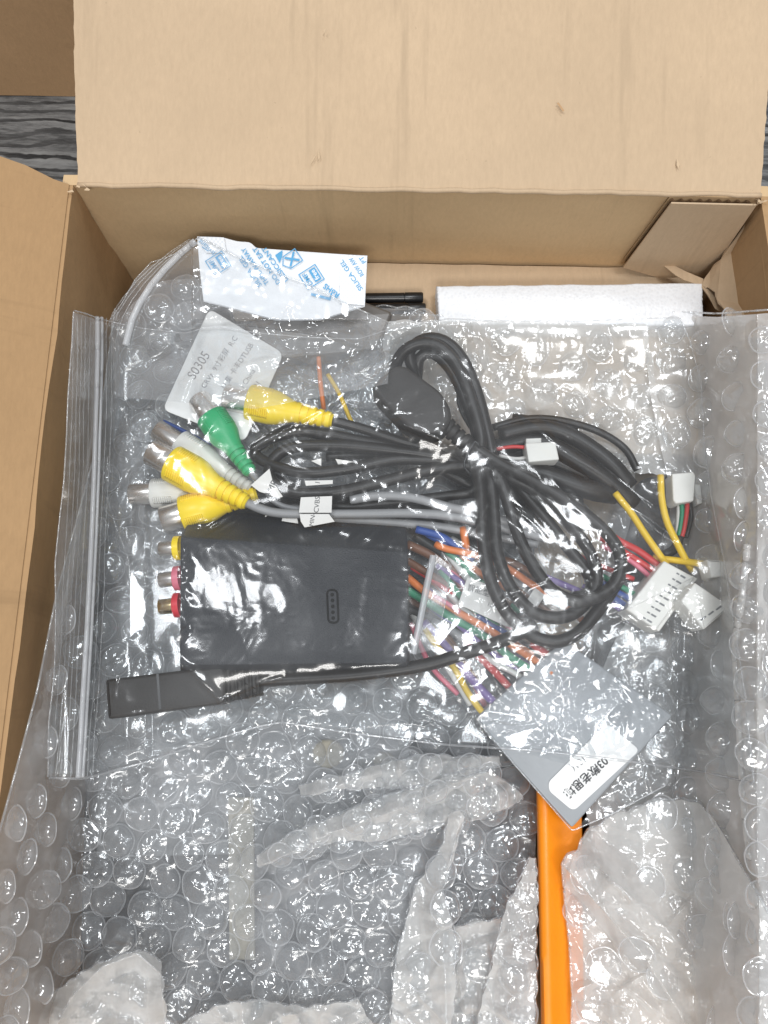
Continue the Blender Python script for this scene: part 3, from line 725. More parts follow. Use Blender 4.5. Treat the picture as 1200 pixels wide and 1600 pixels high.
# rca plugs
def rca(px_tip, px_body, px_neck, px_end, z, r, matn, name, label, z1=None, tipmat="steel", tail=None, tail_mat="black_soft", tail_r=.16):
    z1 = z if z1 is None else z1
    o = P(*px_tip, z); e = P(*px_end, z1); ax = (e - o).normalized()
    L = lambda p: (P(*p, z) - o).dot(ax)
    b, n, t = L(px_body), L(px_neck), (e - o).length
    pl = thing(name, label, "rca plug", o + ax * b, "plugs and cables inside the zip bag")
    add("metal_sleeve", place(lathe([(.25, r * .45), (.02, r * .62), (0, r * .68), (.03, r * .72), (b + .02, r * .72)], 28), o, ax), M[tipmat], pl, angle=40)
    prof = [(b - .015, r * .70), (b, r * .96), (b + .03, r), (b + (n - b) * .45, r * 1.0), (b + (n - b) * .62, r * .93), (b + (n - b) * .85, r * .68), (n, r * .55)]
    bd = add("grip_body", place(lathe(prof, 32, .93), o, ax), M[matn], pl, angle=50)
    # raised grip ribs on the upper side
    s = Vector((0, 0, 1)).cross(ax).normalized(); w = ax.cross(s); rib = []
    for sg in (-1, 1):
        for k in range(9):
            x = b + (n - b) * (.10 + .045 * k)
            for a0 in (math.radians(90 + sg * 44),):
                path = [o + ax * x + s * (math.cos(a0 + q) * r * 1.0) + w * (math.sin(a0 + q) * r * .94) for q in np.linspace(-.26, .26, 6)]
                rib.append(tube_path(path, .034, 5))
    add("grip_rib", merge(*rib), M[matn], bd)
    # strain relief: core with separate rings
    core = [(n - .02, r * .50), (t, r * .36), (t, 0)]
    sr = add("strain_relief", place(lathe(core, 20), o, ax), M[matn], pl)
    k_ = 5; rings = []
    for k in range(k_):
        x0 = n + (t - n) * (k / k_) + .01; x1 = x0 + (t - n) / k_ * .62; q = 1 - .3 * k / k_
        rings.append(place(lathe([(x0, r * .38 * q), (x0, r * .60 * q), (x1, r * .57 * q), (x1, r * .36 * q)], 20), o, ax))
    add("relief_ring", merge(*rings), M[matn], sr, angle=40)
    HITS.extend((o + ax * x, r) for x in np.linspace(0, n, 8)); HITS.extend((o + ax * x, r * .6) for x in np.linspace(n, t, 5))
    if tail: add("cable", tube([(px_end[0] - (px_end[0] - px_neck[0]) * .08, px_end[1] - (px_end[1] - px_neck[1]) * .08, z1)] + tail, tail_r), M[tail_mat], pl)
    return pl
rca((352, 620), (388, 631), (462, 649), (520, 657), 4.25, .56, "yellow", "rca_plug", "uppermost yellow plug pointing left from the top of the cable coil",
    tail=[(560, 668, 4.1), (610, 684, 4.0), (660, 700, 3.9), (735, 728, 3.9)])
rca((310, 622), (327, 652), (366, 703), (392, 739), 4.5, .49, "green", "rca_plug", "green plug lying across the white one below the label",
    tail=[(410, 758, 4.1), (440, 790, 3.8), (520, 800, 3.7)], tail_mat="grey_cable", tail_r=.09)
rca((246, 672), (280, 694), (352, 738), (392, 764), 3.85, .48, "white_pl", "rca_plug", "white plug half hidden between the green and yellow plugs",
    tail=[(430, 785, 3.6), (520, 795, 3.6), (700, 800, 3.5)])
rca((236, 706), (268, 724), (338, 761), (386, 786), 4.35, .58, "yellow", "rca_plug", "middle yellow plug with a grey cable and shiny silver tip",
    tail=[(410, 796, 4.15), (440, 802, 4.1), (500, 803, 4.05), (560, 803, 4.05), (640, 802, 4.1), (700, 806, 4.1), (760, 818, 4.0), (850, 840, 3.8)], tail_mat="grey_cable", tail_r=.14)
rca((204, 772), (238, 771), (310, 768), (360, 766), 3.55, .46, "white_pl", "rca_plug", "low white plug whose tip reaches farthest left",
    tail=[(420, 770, 3.5), (520, 780, 3.5), (700, 790, 3.5)])
rca((254, 812), (285, 803), (352, 785), (402, 772), 3.85, .56, "yellow", "rca_plug", "lowest yellow plug just above the black module",
    tail=[(450, 770, 3.6), (560, 790, 3.6), (700, 812, 3.5)], tail_mat="black_soft", tail_r=.14)

# coil of black video leads
coil = thing("cable_coil", "coil of thick black cable right of the yellow plugs", "cable coil", P(580, 720, 3.6))
for pts, r in (([(738, 738, 3.9), (690, 715, 4.0), (600, 702, 4.05), (520, 696, 4.0), (455, 700, 3.9), (424, 722, 3.9), (425, 752, 3.95), (462, 770, 4.0), (530, 768, 4.1), (600, 752, 4.1), (670, 735, 4.1), (745, 725, 4.1)], .19),
               ([(745, 735, 3.8), (700, 722, 3.9), (620, 718, 4.1), (540, 733, 4.15), (470, 738, 4.1), (415, 722, 3.9), (398, 705, 3.8), (420, 686, 3.8), (480, 674, 3.9), (560, 688, 3.9), (640, 704, 3.9), (740, 742, 3.7)], .18),
               ([(400, 700, 3.6), (450, 672, 3.75), (520, 684, 3.75), (620, 700, 3.7), (740, 760, 3.5)], .17),
               ([(425, 745, 3.6), (520, 790, 3.7), (620, 784, 3.75), (740, 770, 3.7)], .16),
               ([(510, 714, 3.6), (600, 712, 3.7), (740, 735, 3.6)], .15)):
    add("cable", tube(pts, r), M["black_soft"], coil)
gl_ = add("grey_cable", tube([(548, 781, 4.0), (590, 775, 4.15), (640, 777, 4.2), (700, 792, 4.2), (745, 803, 4.1), (850, 830, 3.9)], .14), M["grey_cable"], base=P(640, 777, 4.0))
tag(gl_, "plain grey cable running just above the tagged grey cable", "cable")
gl2 = add("grey_cable", tube([(520, 810, 3.7), (600, 815, 3.75), (700, 825, 3.7), (840, 850, 3.6)], .14), M["grey_cable"], base=P(640, 815, 3.7))
tag(gl2, "dull grey cable running just above the top edge of the black module", "cable")
# paper cable tags
def cable_tag(name, label, pts, z, body, ang, size, off=(0, 0)):
    t = thing(name, label, "cable tag", P(*pts[0], z), "paper tags on the cables")
    add("tag_paper", prism(pts, z - .02, z, .006, drape=True), M["paper_tag"], t, smooth=False)
    cx = sum(p[0] for p in pts) / len(pts) + off[0]; cy_ = sum(p[1] for p in pts) / len(pts) + off[1]
    if body: text(body, cx, cy_, ang, size, z + .006, M["ink"], t)
cable_tag("cable_tag", "small white cable tag reading AMP below the green plug", [(392, 758), (421, 732), (426, 752), (442, 776), (436, 778), (405, 768)], 4.45, "AMP", 62, 11, (3, 4))
cable_tag("cable_tag", "white cable tag reading CVBS on the grey cables", [(470, 777), (519, 775), (518, 801), (467, 801)], 4.42, "CVBS", 84, 8, (2, 0))
cable_tag("cable_tag", "white cable tag reading MIN- below the CVBS one", [(468, 803), (514, 803), (523, 815), (476, 824), (470, 815)], 4.36, "MIN-", 80, 7, (-2, 0))
cable_tag("cable_tag", "tiny white cable tag marked 1 in the middle of the black coil", [(476, 751), (520, 750), (520, 756), (478, 759)], 4.28, "1", 80, 8, (-2, 0))
cable_tag("cable_tag", "blank white cable tag tip above the coil centre, left one", [(486, 720), (502, 716), (502, 728)], 4.2, None, 0, 0)
cable_tag("cable_tag", "blank white cable tag tip above the coil centre, wider right one", [(524, 717), (572, 724), (530, 729)], 4.2, None, 0, 0)
cable_tag("cable_tag", "blank white tag tip beside the AMP tag low on the cables", [(416, 794), (432, 797), (414, 808)], 4.0, None, 0, 0)
cable_tag("cable_tag", "blank white tag corner just above the module top edge", [(442, 806), (464, 808), (466, 818), (440, 814)], 4.0, None, 0, 0)

# USB lead
usb = thing("usb_cable", "black extension lead with a moulded socket plug, coiled and tied", "usb cable", P(745, 720, 4.4))
add("plug_shell", prism(round_poly([(581, 605), (590, 592), (620, 570), (634, 571), (690, 612), (704, 636), (706, 656), (694, 673), (668, 678), (638, 668), (592, 622)], [5, 8, 8, 10, 14, 12, 12, 12, 12, 14, 8], 5), 4.35, 5.3, .12), M["black_plug"], usb, angle=30)
add("plug_skirt", prism(round_poly([(587, 614), (622, 580), (698, 634), (700, 652), (680, 672), (655, 676), (628, 664)], 9, 4), 4.1, 4.7, .06), M["black_plug"], usb, angle=30)
a_, b_ = P(684, 654, 4.75), P(742, 706, 4.6); L_ = (b_ - a_).length
rl = add("strain_relief", place(lathe([(0, .24), (L_, .17), (L_, 0)], 20), a_, b_ - a_), M["black_plug"], usb)
rr_ = []
for k in range(6):
    x0 = .12 + k * (L_ - .2) / 6
    rr_.append(place(lathe([(x0, .2), (x0, .315 - .015 * k), (x0 + .14, .305 - .015 * k), (x0 + .14, .2)], 20), a_, b_ - a_))
add("relief_ring", merge(*rr_), M["black_plug"], rl, angle=40)
R_ = .188
z = lambda px, oy, s: (px / s, oy)
def Q(ox, oy, s, pts): return [(ox + x / s, oy + y / s, zc) for x, y, zc in pts]
add("cable", tube(Q(720, 640, 4, [(30, 180, 4.6), (120, 260, 4.75), (260, 350, 4.8), (420, 430, 4.85), (600, 530, 4.85), (760, 640, 4.8), (900, 760, 4.75), (985, 880, 4.7), (1000, 990, 4.65), (960, 1090, 4.6), (870, 1160, 4.6), (740, 1200, 4.7), (600, 1150, 4.75), (500, 1050, 4.7), (420, 920, 4.6), (350, 760, 4.5), (290, 560, 4.5), (220, 380, 4.45), (160, 280, 4.4)]), R_), M["black_soft"], usb)
add("cable", tube(Q(720, 640, 4, [(90, 330, 4.3), (120, 500, 4.5), (130, 700, 4.6), (150, 900, 4.6), (190, 1080, 4.6), (260, 1230, 4.55), (360, 1350, 4.5), (480, 1430, 4.5), (610, 1450, 4.5), (740, 1390, 4.5), (830, 1290, 4.45), (900, 1200, 4.3), (1000, 1040, 4.2)]), R_), M["black_soft"], usb)
add("cable", tube(Q(720, 640, 4, [(150, 330, 4.2), (190, 480, 4.3), (210, 700, 4.4), (225, 880, 4.5), (280, 1050, 4.45), (370, 1190, 4.4), (480, 1280, 4.4), (620, 1300, 4.4), (740, 1250, 4.3), (830, 1130, 4.3), (850, 1020, 4.3), (800, 880, 4.35), (700, 740, 4.4), (590, 610, 4.45), (460, 500, 4.45), (330, 430, 4.5), (200, 350, 4.4)]), R_), M["black_soft"], usb)
add("cable", tube(Q(720, 640, 4, [(170, 340, 4.0), (330, 450, 4.1), (460, 600, 4.15), (590, 760, 4.1), (690, 890, 4.05), (780, 1000, 4.0), (820, 1100, 4.0), (780, 1160, 4.1), (690, 1180, 4.2)]), R_), M["black_soft"], usb)
add("cable", tube([(740, 722, 4.5), (752, 690, 4.75), (738, 630, 4.95), (716, 575, 5.0), (690, 544, 5.0), (662, 536, 5.0), (636, 545, 4.9), (620, 566, 4.6), (616, 600, 4.2)], R_), M["black_soft"], usb)
add("cable", tube([(770, 720, 4.4), (760, 670, 4.6), (744, 610, 4.75), (722, 560, 4.8), (694, 533, 4.8), (664, 530, 4.75), (640, 548, 4.7), (646, 580, 4.4), (655, 610, 4.0)], R_), M["black_soft"], usb)
add("cable", tube([(752, 735, 4.2), (748, 690, 4.4), (733, 640, 4.55), (706, 580, 4.6), (676, 552, 4.6), (655, 560, 4.5), (650, 600, 4.1)], R_), M["black_soft"], usb)
add("cable", tube([(835, 975, 4.45), (815, 988, 4.5), (780, 1003, 4.5), (735, 1018, 4.4), (660, 1040, 4.3), (560, 1054, 4.25), (470, 1060, 4.2), (400, 1064, 4.15)], R_), M["black_soft"], usb)
tie = []
for k in range(4):
    c = P(744 + 3 * k, 716 + 5 * k, 4.45); pth = []
    for a in np.linspace(0, 2 * math.pi, 22): pth.append(c + Vector((math.cos(a) * .34, -.12 * math.cos(a) + .03 * k, math.sin(a) * .46)))
    tie.append(tube_path(pth, .05, 6))
add("wire_tie", merge(*tie), M["black_gloss"], usb)
add("tie_tail", tube([(750, 700, 4.95), (742, 690, 5.0), (725, 725, 4.9), (736, 742, 4.8)], .035), M["black_gloss"], usb)
HITS.extend((P(x, y, 4.6), .3) for x, y in ((745, 715), (750, 730), (740, 725)))
# square connector at the cable's other end
add("end_connector", prism(round_poly([(164, 1062), (345, 1040), (350, 1044), (352, 1094), (346, 1100), (168, 1124)], 5), 3.4, 4.6, .1), M["black_plug"], usb, angle=30)
add("connector_groove", prism([(244, 1053), (248, 1052.5), (252, 1108), (248, 1108.5)], 4.58, 4.606, .002, drape=False), M["black_gloss"], usb, smooth=False)
rl2 = add("strain_relief", prism(round_poly([(346, 1046), (404, 1046), (408, 1082), (350, 1094)], 5), 3.8, 4.3, .1), M["black_plug"], usb, angle=30)
for k in range(5):
    x = 352 + 11.5 * k
    add("relief_ring", prism(round_poly([(x, 1040 + k * .6), (x + 6, 1040 + k * .6), (x + 8, 1096 - 2.2 * k), (x + 2, 1097 - 2.2 * k)], 2), 3.7, 4.42, .05, drape=False), M["black_plug"], rl2, angle=30)

# dark bundle with a small white connector, behind the tied lead
bun = thing("cable_bundle", "dark bundle of black cables ending under the small white connector", "cable bundle", P(860, 730, 3.5))
for pts, r in (([(770, 668, 3.7), (820, 655, 3.8), (870, 656, 3.8), (930, 672, 3.75), (975, 700, 3.7), (996, 735, 3.6)], .12),
               ([(780, 680, 3.8), (840, 668, 3.9), (890, 680, 3.85), (950, 720, 3.8), (985, 760, 3.6)], .26),
               ([(775, 700, 3.7), (840, 690, 3.8), (900, 720, 3.8), (950, 752, 3.7), (990, 790, 3.5)], .3),
               ([(775, 720, 3.6), (830, 735, 3.8), (880, 752, 3.8), (930, 768, 3.7), (960, 772, 3.5)], .32),
               ([(780, 750, 3.5), (830, 770, 3.6), (880, 785, 3.6), (905, 790, 3.5)], .3), ([(790, 700, 3.5), (860, 720, 3.5), (930, 750, 3.5)], .34),
               ([(800, 655, 3.6), (850, 662, 3.7), (900, 670, 3.6)], .2)):
    add("cable", tube(pts, r), M["black_soft"], bun)
def housing(name, label, pts, z0, z1, cat="connector", group=None, bev=.04):
    t = thing(name, label, cat, P(*pts[0], z0), group)
    add("housing", prism(round_poly(pts, 2, 2), z0, z1, bev), M["white_pl"], t, angle=35); return t
h1 = housing("wire_connector", "small white connector with a red wire, on the dark cable bundle", [(821, 692), (868, 690), (874, 718), (826, 722)], 3.9, 4.5, group="small white connectors")
add("key_rib", prism([(822, 685), (846, 684), (846, 692), (822, 693)], 3.95, 4.3, .03), M["white_pl"], h1, angle=35)
wr = add("wire", tube([(822, 699, 4.2), (800, 698, 4.15), (775, 702, 4.1)], .06), M["w_red"], h1); wr["label"] = "thin red wire"
add("wire", tube([(824, 715, 4.1), (805, 717, 4.1), (780, 712, 4.0)], .06), M["w_white"], h1)
for pts, c in (([(722, 600, 4.0), (716, 622, 4.1), (722, 645, 4.0), (735, 668, 3.9)], "black"), ([(724, 612, 3.9), (729, 635, 3.95), (737, 660, 3.9)], "green"), ([(722, 618, 3.8), (731, 640, 3.85), (741, 660, 3.85)], "red"), ([(721, 622, 3.8), (727, 645, 3.85), (735, 664, 3.85)], "white")):
    o = add("thin_wire", tube(pts, .065 if c == "black" else .05), M["w_" + c], base=P(*pts[1])); tag(o, f"thin {c} wire showing inside the upper loop of the tied lead", "wire", "thin wires by the upper loop")
o = add("orange_wire", tube([(497, 545, 3.9), (499, 575, 3.95), (501, 600, 3.9), (506, 640, 3.7)], .075), M["w_orange"], base=P(499, 580, 3.9)); tag(o, "single thin orange wire standing up behind the topmost yellow plug", "wire")
o = add("yellow_wire", tube([(512, 585, 3.7), (530, 615, 3.7), (545, 650, 3.6), (556, 672, 3.5)], .07), M["w_yellow"], base=P(530, 615, 3.7)); tag(o, "thin yellow wire right of the single orange wire", "wire")
# right connector with green and red wires
h2 = housing("wire_connector", "small white connector with green and red wires near the bag edge", [(1050, 740), (1084, 737), (1087, 743), (1084, 783), (1056, 787), (1052, 781)], 3.7, 4.3, group="small white connectors")
add("latch", prism([(1084, 756), (1095, 757), (1098, 786), (1090, 788)], 3.75, 4.1, .03), M["white_pl"], h2, angle=35)
for pts, c in (([(1064, 784, 4.0), (1066, 800, 4.0), (1062, 830, 3.95), (1056, 850, 3.9)], "green"), ([(1074, 783, 4.0), (1073, 800, 4.05), (1068, 830, 4.0), (1060, 852, 3.9)], "red"), ([(1078, 786, 3.9), (1080, 810, 3.9), (1072, 840, 3.9)], "black"), ([(1061, 786, 3.9), (1060, 810, 3.9), (1058, 840, 3.85)], "white")):
    w = add("wire", tube(pts, .07), M["w_" + c], h2); w["label"] = c + " wire"
add("sleeve", tube([(1062, 838, 3.95), (1054, 858, 3.9), (1035, 868, 3.9)], .14), M["w_black"], h2)

# wiring harness with the two white block connectors
har = thing("wiring_harness", "bundle of many coloured wires with white block connectors", "wiring harness", P(840, 960, 3.4))
def zo(pts, s, ox, oy): return [(ox + x / s, oy + y / s) for x, y in pts]
S7 = 4.286
wl = [("orange", zo([(260, 130), (330, 160), (550, 210), (740, 290), (950, 430), (1130, 540), (1300, 690)], S7, 620, 820), 3.95, .11),
      ("orange", zo([(70, 350), (180, 440), (290, 510), (420, 590), (560, 670), (660, 730), (760, 800), (900, 890), (1040, 1000)], S7, 620, 820), 3.9, .115),
      ("green", zo([(60, 430), (250, 550), (400, 640), (590, 750), (680, 820), (830, 930), (1020, 1040)], S7, 620, 820), 3.85, .12),
      ("green", zo([(330, 180), (440, 260), (520, 350), (640, 430)], S7, 620, 820), 3.8, .09),
      ("blue", zo([(130, 30), (300, 80), (400, 150), (520, 230)], S7, 620, 820), 3.9, .12),
      ("blue", zo([(200, 60), (320, 130), (420, 200)], S7, 620, 820), 3.8, .1),
      ("blue", zo([(540, 600), (620, 670), (720, 720), (800, 780)], S7, 620, 820), 3.75, .1),
      ("orange", zo([(440, 20), (460, 110), (470, 190)], S7, 620, 820), 3.75, .12),
      ("brown", zo([(70, 240), (200, 320), (340, 400), (470, 470), (600, 560)], S7, 620, 820), 3.7, .12),
      ("brown", zo([(70, 130), (200, 190), (380, 300), (560, 420), (760, 540)], S7, 620, 820), 3.6, .14),
      ("red", zo([(100, 280), (260, 380), (380, 470)], S7, 620, 820), 3.65, .1),
      ("red", zo([(480, 800), (550, 880), (690, 1020), (860, 1210)], S7, 620, 820), 3.75, .11),
      ("red", zo([(900, 790), (980, 850), (1080, 910), (1170, 960)], S7, 620, 820), 3.75, .12),
      ("white", zo([(560, 840), (650, 920), (800, 1000), (960, 1130)], S7, 620, 820), 3.75, .09),
      ("grey", zo([(240, 640), (380, 720), (520, 800), (660, 880)], S7, 620, 820), 3.7, .12),
      ("purple", zo([(180, 650), (260, 740), (370, 860), (480, 1010), (640, 1180), (680, 1210)], S7, 620, 820), 3.8, .13),
      ("yellow", zo([(190, 700), (250, 790), (380, 950), (480, 1130), (600, 1290), (655, 1345)], S7, 620, 820), 3.9, .095),
      ("black", zo([(60, 560), (300, 660), (520, 790), (760, 930)], S7, 620, 820), 3.6, .14),
      ("black", zo([(120, 70), (360, 220), (600, 340), (820, 430), (1100, 520)], S7, 620, 820), 3.5, .16),
      ("pink", zo([(240, 470), (330, 520), (420, 585)], S7, 620, 820), 3.98, .07),
      ("orange", zo([(1000, 760), (1130, 840), (1250, 910), (1330, 950)], S7, 620, 820), 3.7, .08),
      ("brown", zo([(640, 230), (760, 250), (900, 330), (1040, 420)], S7, 620, 820), 3.65, .13),
      ("black", [(640, 905), (700, 960), (740, 1010), (800, 1080)], 3.5, .16), ("brown", [(642, 935), (690, 985), (720, 1030)], 3.5, .14),
      ("purple", [(800, 880), (860, 905), (920, 930)], 3.6, .1),
      ("red", [(890, 862), (940, 885), (990, 905)], 3.9, .08), ("white", [(870, 868), (930, 900), (985, 925)], 3.85, .08),
      ("red", [(930, 820), (970, 846), (1000, 862), (1040, 892)], 4.1, .105), ("red", [(935, 838), (975, 862), (1010, 884), (1030, 900)], 4.0, .09), ("pink", [(940, 852), (985, 876), (1020, 905)], 3.95, .08),
      ("green", [(920, 890), (950, 905), (985, 925), (1000, 935)], 3.95, .09), ("blue", [(915, 897), (948, 915), (980, 934), (995, 945)], 4.0, .09), ("blue", [(915, 905), (945, 925), (975, 945), (990, 955)], 3.9, .1), ("purple", [(910, 915), (945, 935), (975, 957)], 3.8, .08)]
for c, pts, zc, r in wl:
    w = add("wire", tube([(x, y, zc + .06 * math.sin(i * 1.7)) for i, (x, y) in enumerate(pts)], r), M["w_" + c], har); w["label"] = c + " wire"
gw = random.Random(9)
cols = ["orange", "green", "blue", "red", "brown", "purple", "white", "grey", "black", "pink", "yellow"]
for k in range(26):
    t = k / 25; sx_, sy_ = 642 + 70 * t + gw.uniform(-5, 5), 975 - 135 * t + gw.uniform(-6, 6)
    L = gw.uniform(120, 215); an = math.radians(gw.uniform(32, 44) if k > 5 else gw.uniform(46, 58)); bow = gw.uniform(-10, 10)
    ex, ey = sx_ + L * math.cos(an), sy_ + L * math.sin(an); zc = gw.uniform(3.25, 3.7)
    c = cols[gw.randrange(len(cols))]
    w = add("wire", tube([(sx_, sy_, zc), ((sx_ + ex) / 2 + bow * .6, (sy_ + ey) / 2 - bow, zc + .12), (ex, ey, zc)], gw.uniform(.075, .12), drape=False), M["w_" + c], har); w["label"] = c + " wire"
for pts in ([(961, 770, 4.25), (985, 800, 4.3), (1006, 832, 4.35), (1020, 852, 4.35), (1034, 872, 4.25), (1045, 890, 4.15)], [(1032, 743, 4.2), (1034, 780, 4.3), (1042, 815, 4.35), (1056, 845, 4.35), (1070, 872, 4.3), (1082, 892, 4.15)], [(1020, 872, 4.0), (1060, 876, 4.2), (1090, 880, 4.5), (1116, 884, 4.8)]):
    w = add("wire", tube(pts, .105), M["w_yellow"], har); w["label"] = "yellow wire"
def block(pts, z0, z1, rows):
    b = add("block_connector", prism(round_poly(pts, 2, 2), z0, z1, .05), M["white_pl"], har, angle=35)
    return b
b1 = block([(1038, 876), (1086, 902), (1026, 984), (978, 952)], 3.55, 4.55, 9)
lip = add("connector_edge", prism(round_poly([(1082, 899), (1090, 904), (1030, 987), (1022, 982)], 1.5, 2), 3.6, 4.35, .03), M["white_pl"], b1, angle=35)
for k in range(9):
    t = (k + .5) / 9
    cx, cy = 1076 + (1017 - 1076) * t, 900 + (978 - 900) * t
    ex = Vector((-48, -28)).normalized(); 
    a = Vector((cx, cy)); 
    for j, (o_, l_) in enumerate(((0, 9), (11, 5))):
        p0 = a + ex * (2 + o_); p1 = p0 + ex * l_; sd = Vector((-.59, .81)) * (1.5 if j == 0 else 1.2)
        add("pin_slot", prism([tuple(p0 - sd), tuple(p1 - sd), tuple(p1 + sd), tuple(p0 + sd)], 4.5, 4.553 + .004 * j, .001, drape=False), M["mid_grey"], b1, smooth=False)
b2 = block([(1086, 910), (1142, 948), (1100, 984), (1064, 938)], 4.3, 5.2, 4)
for k in range(3):
    p = Vector((1118 - 12 * k, 952 + 8 * k)); add("pin_slot", prism([(p.x, p.y), (p.x + 8, p.y - 6), (p.x + 10, p.y - 4), (p.x + 2, p.y + 2)], 5.15, 5.203, .001, drape=False), M["mid_grey"], b2, smooth=False)
b3 = block([(1104, 874), (1144, 876), (1146, 900), (1112, 902)], 4.4, 5.1, 0)
# folded paper flag on the harness
ft = thing("harness_tag", "pale grey printed paper flag wrapped on the coloured wires", "paper tag", P(770, 930, 4.0))
add("flag_paper", prism([(730, 902), (762, 913), (800, 950), (815, 985), (790, 978), (716, 944)], 4.1, 4.14, .01), M["paper_tag"], ft, smooth=False)
add("flag_paper", prism([(836, 918), (852, 930), (840, 948), (822, 940)], 4.05, 4.09, .01), M["paper_tag"], ft, smooth=False)
text("智能型", 748, 923, -18, 9, 4.1465, M["ink"], ft); text("12P", 768, 946, -18, 7, 4.1465, M["ink_faint"], ft)

# grey antistatic sleeve with its label
slv = thing("antistatic_sleeve", "flat silver grey sleeve at the lower corner of the zip bag", "sleeve", P(900, 1150, 3.4))
slz = lambda x, y: 4.0 + (1290 - y) * .0006
add("sleeve_body", prism(round_poly([(894, 1294), (780, 1168), (745, 1120), (880, 1000), (1052, 1118)], 5, 3), 3.5, 4.05, .05), M["grey_bag"], slv, angle=40)
add("sleeve_label", prism(round_poly([(896, 1268), (858, 1236), (857, 1222), (948, 1130), (1000, 1172)], [10, 8, 8, 10, 10], 5), 4.052, 4.085, .008), M["paper"], slv, angle=40)
text("03款老思域", 915, 1214, 221, 13, 4.0915, M["ink"], slv, bold=.02, xs=.95)
text("101(", 904, 1192, 221, 11, 4.0915, M["ink_faint"], slv)
# ------------------------------------------------------------------ drape map: what the films lie on
GX = np.arange(-13, 13.01, .06); GY = np.arange(-17, 16.01, .06)
HM = np.full((len(GY), len(GX)), 2.9)
def stamp(c, r):
    i0, i1 = np.searchsorted(GX, (c[0] - r, c[0] + r)); j0, j1 = np.searchsorted(GY, (c[1] - r, c[1] + r))
    if i1 <= i0 or j1 <= j0: return
    d2 = (GX[None, i0:i1] - c[0]) ** 2 + (GY[j0:j1, None] - c[1]) ** 2
    z = np.where(d2 < r * r, c[2] + np.sqrt(np.maximum(r * r - d2, 0)), -9)
    HM[j0:j1, i0:i1] = np.maximum(HM[j0:j1, i0:i1], z)
for c, r in HITS: stamp(c, max(r, .07))
XX, YY = np.meshgrid(GX, GY)
def inside(poly):
    m = np.zeros(XX.shape, bool); n = len(poly)
    for i in range(n):
        (x1, y1), (x2, y2) = poly[i - 1], poly[i]
        if y1 == y2: continue
        m ^= ((y1 > YY) != (y2 > YY)) & (XX < (x2 - x1) * (YY - y1) / (y2 - y1) + x1)
    return m
for poly, z1 in POLYS: HM = np.where(inside(poly), np.maximum(HM, z1), HM)
def relax(H, it, clear=.05, grow=6, soften=70):
    ob = H + clear
    for k in range(grow):
        p = np.pad(ob, 1, mode='edge'); q = [p[1:-1, 1:-1], p[:-2, 1:-1], p[2:, 1:-1], p[1:-1, :-2], p[1:-1, 2:]]
        if k % 2: q += [p[:-2, :-2], p[2:, 2:], p[:-2, 2:], p[2:, :-2]]
        ob = np.max(q, 0)
    h = ob.copy()
    for k in range(it + soften):
        p = np.pad(h, 1, mode='edge'); av = .25 * (p[:-2, 1:-1] + p[2:, 1:-1] + p[1:-1, :-2] + p[1:-1, 2:])
        h = np.maximum(ob, av) if k < it else av
    return h
HR = relax(HM, 260)
def samp(H, x, y):
    i = np.clip((x - GX[0]) / .06, 0, len(GX) - 1.001); j = np.clip((y - GY[0]) / .06, 0, len(GY) - 1.001)
    a = i.astype(int); b = j.astype(int); u = i - a; v = j - b
    return (H[b, a] * (1 - u) + H[b, a + 1] * u) * (1 - v) + (H[b + 1, a] * (1 - u) + H[b + 1, a + 1] * u) * v
def soft(v, eps=.03): return v

def sheet(name, cs, z, mat, parent):
    nv, nu = cs.shape[:2]
    return add(name, (PA(cs[..., 0], cs[..., 1], z).reshape(-1, 3), grid_faces(nv, nu)[:, ::-1]), mat, parent)
def seam(name, pts, zf, r, mat, parent, wob=0.0, seed=0, n=160):
    q = smooth_line(pts, np.linspace(0, 1, n), .008); nz = Noise(seed)
    return add(name, tube_path([P(x, y, float(zf(x, y)) + wob * float(nz(k * .35, 2))) for k, (x, y) in enumerate(q)], r, 6), mat, parent)

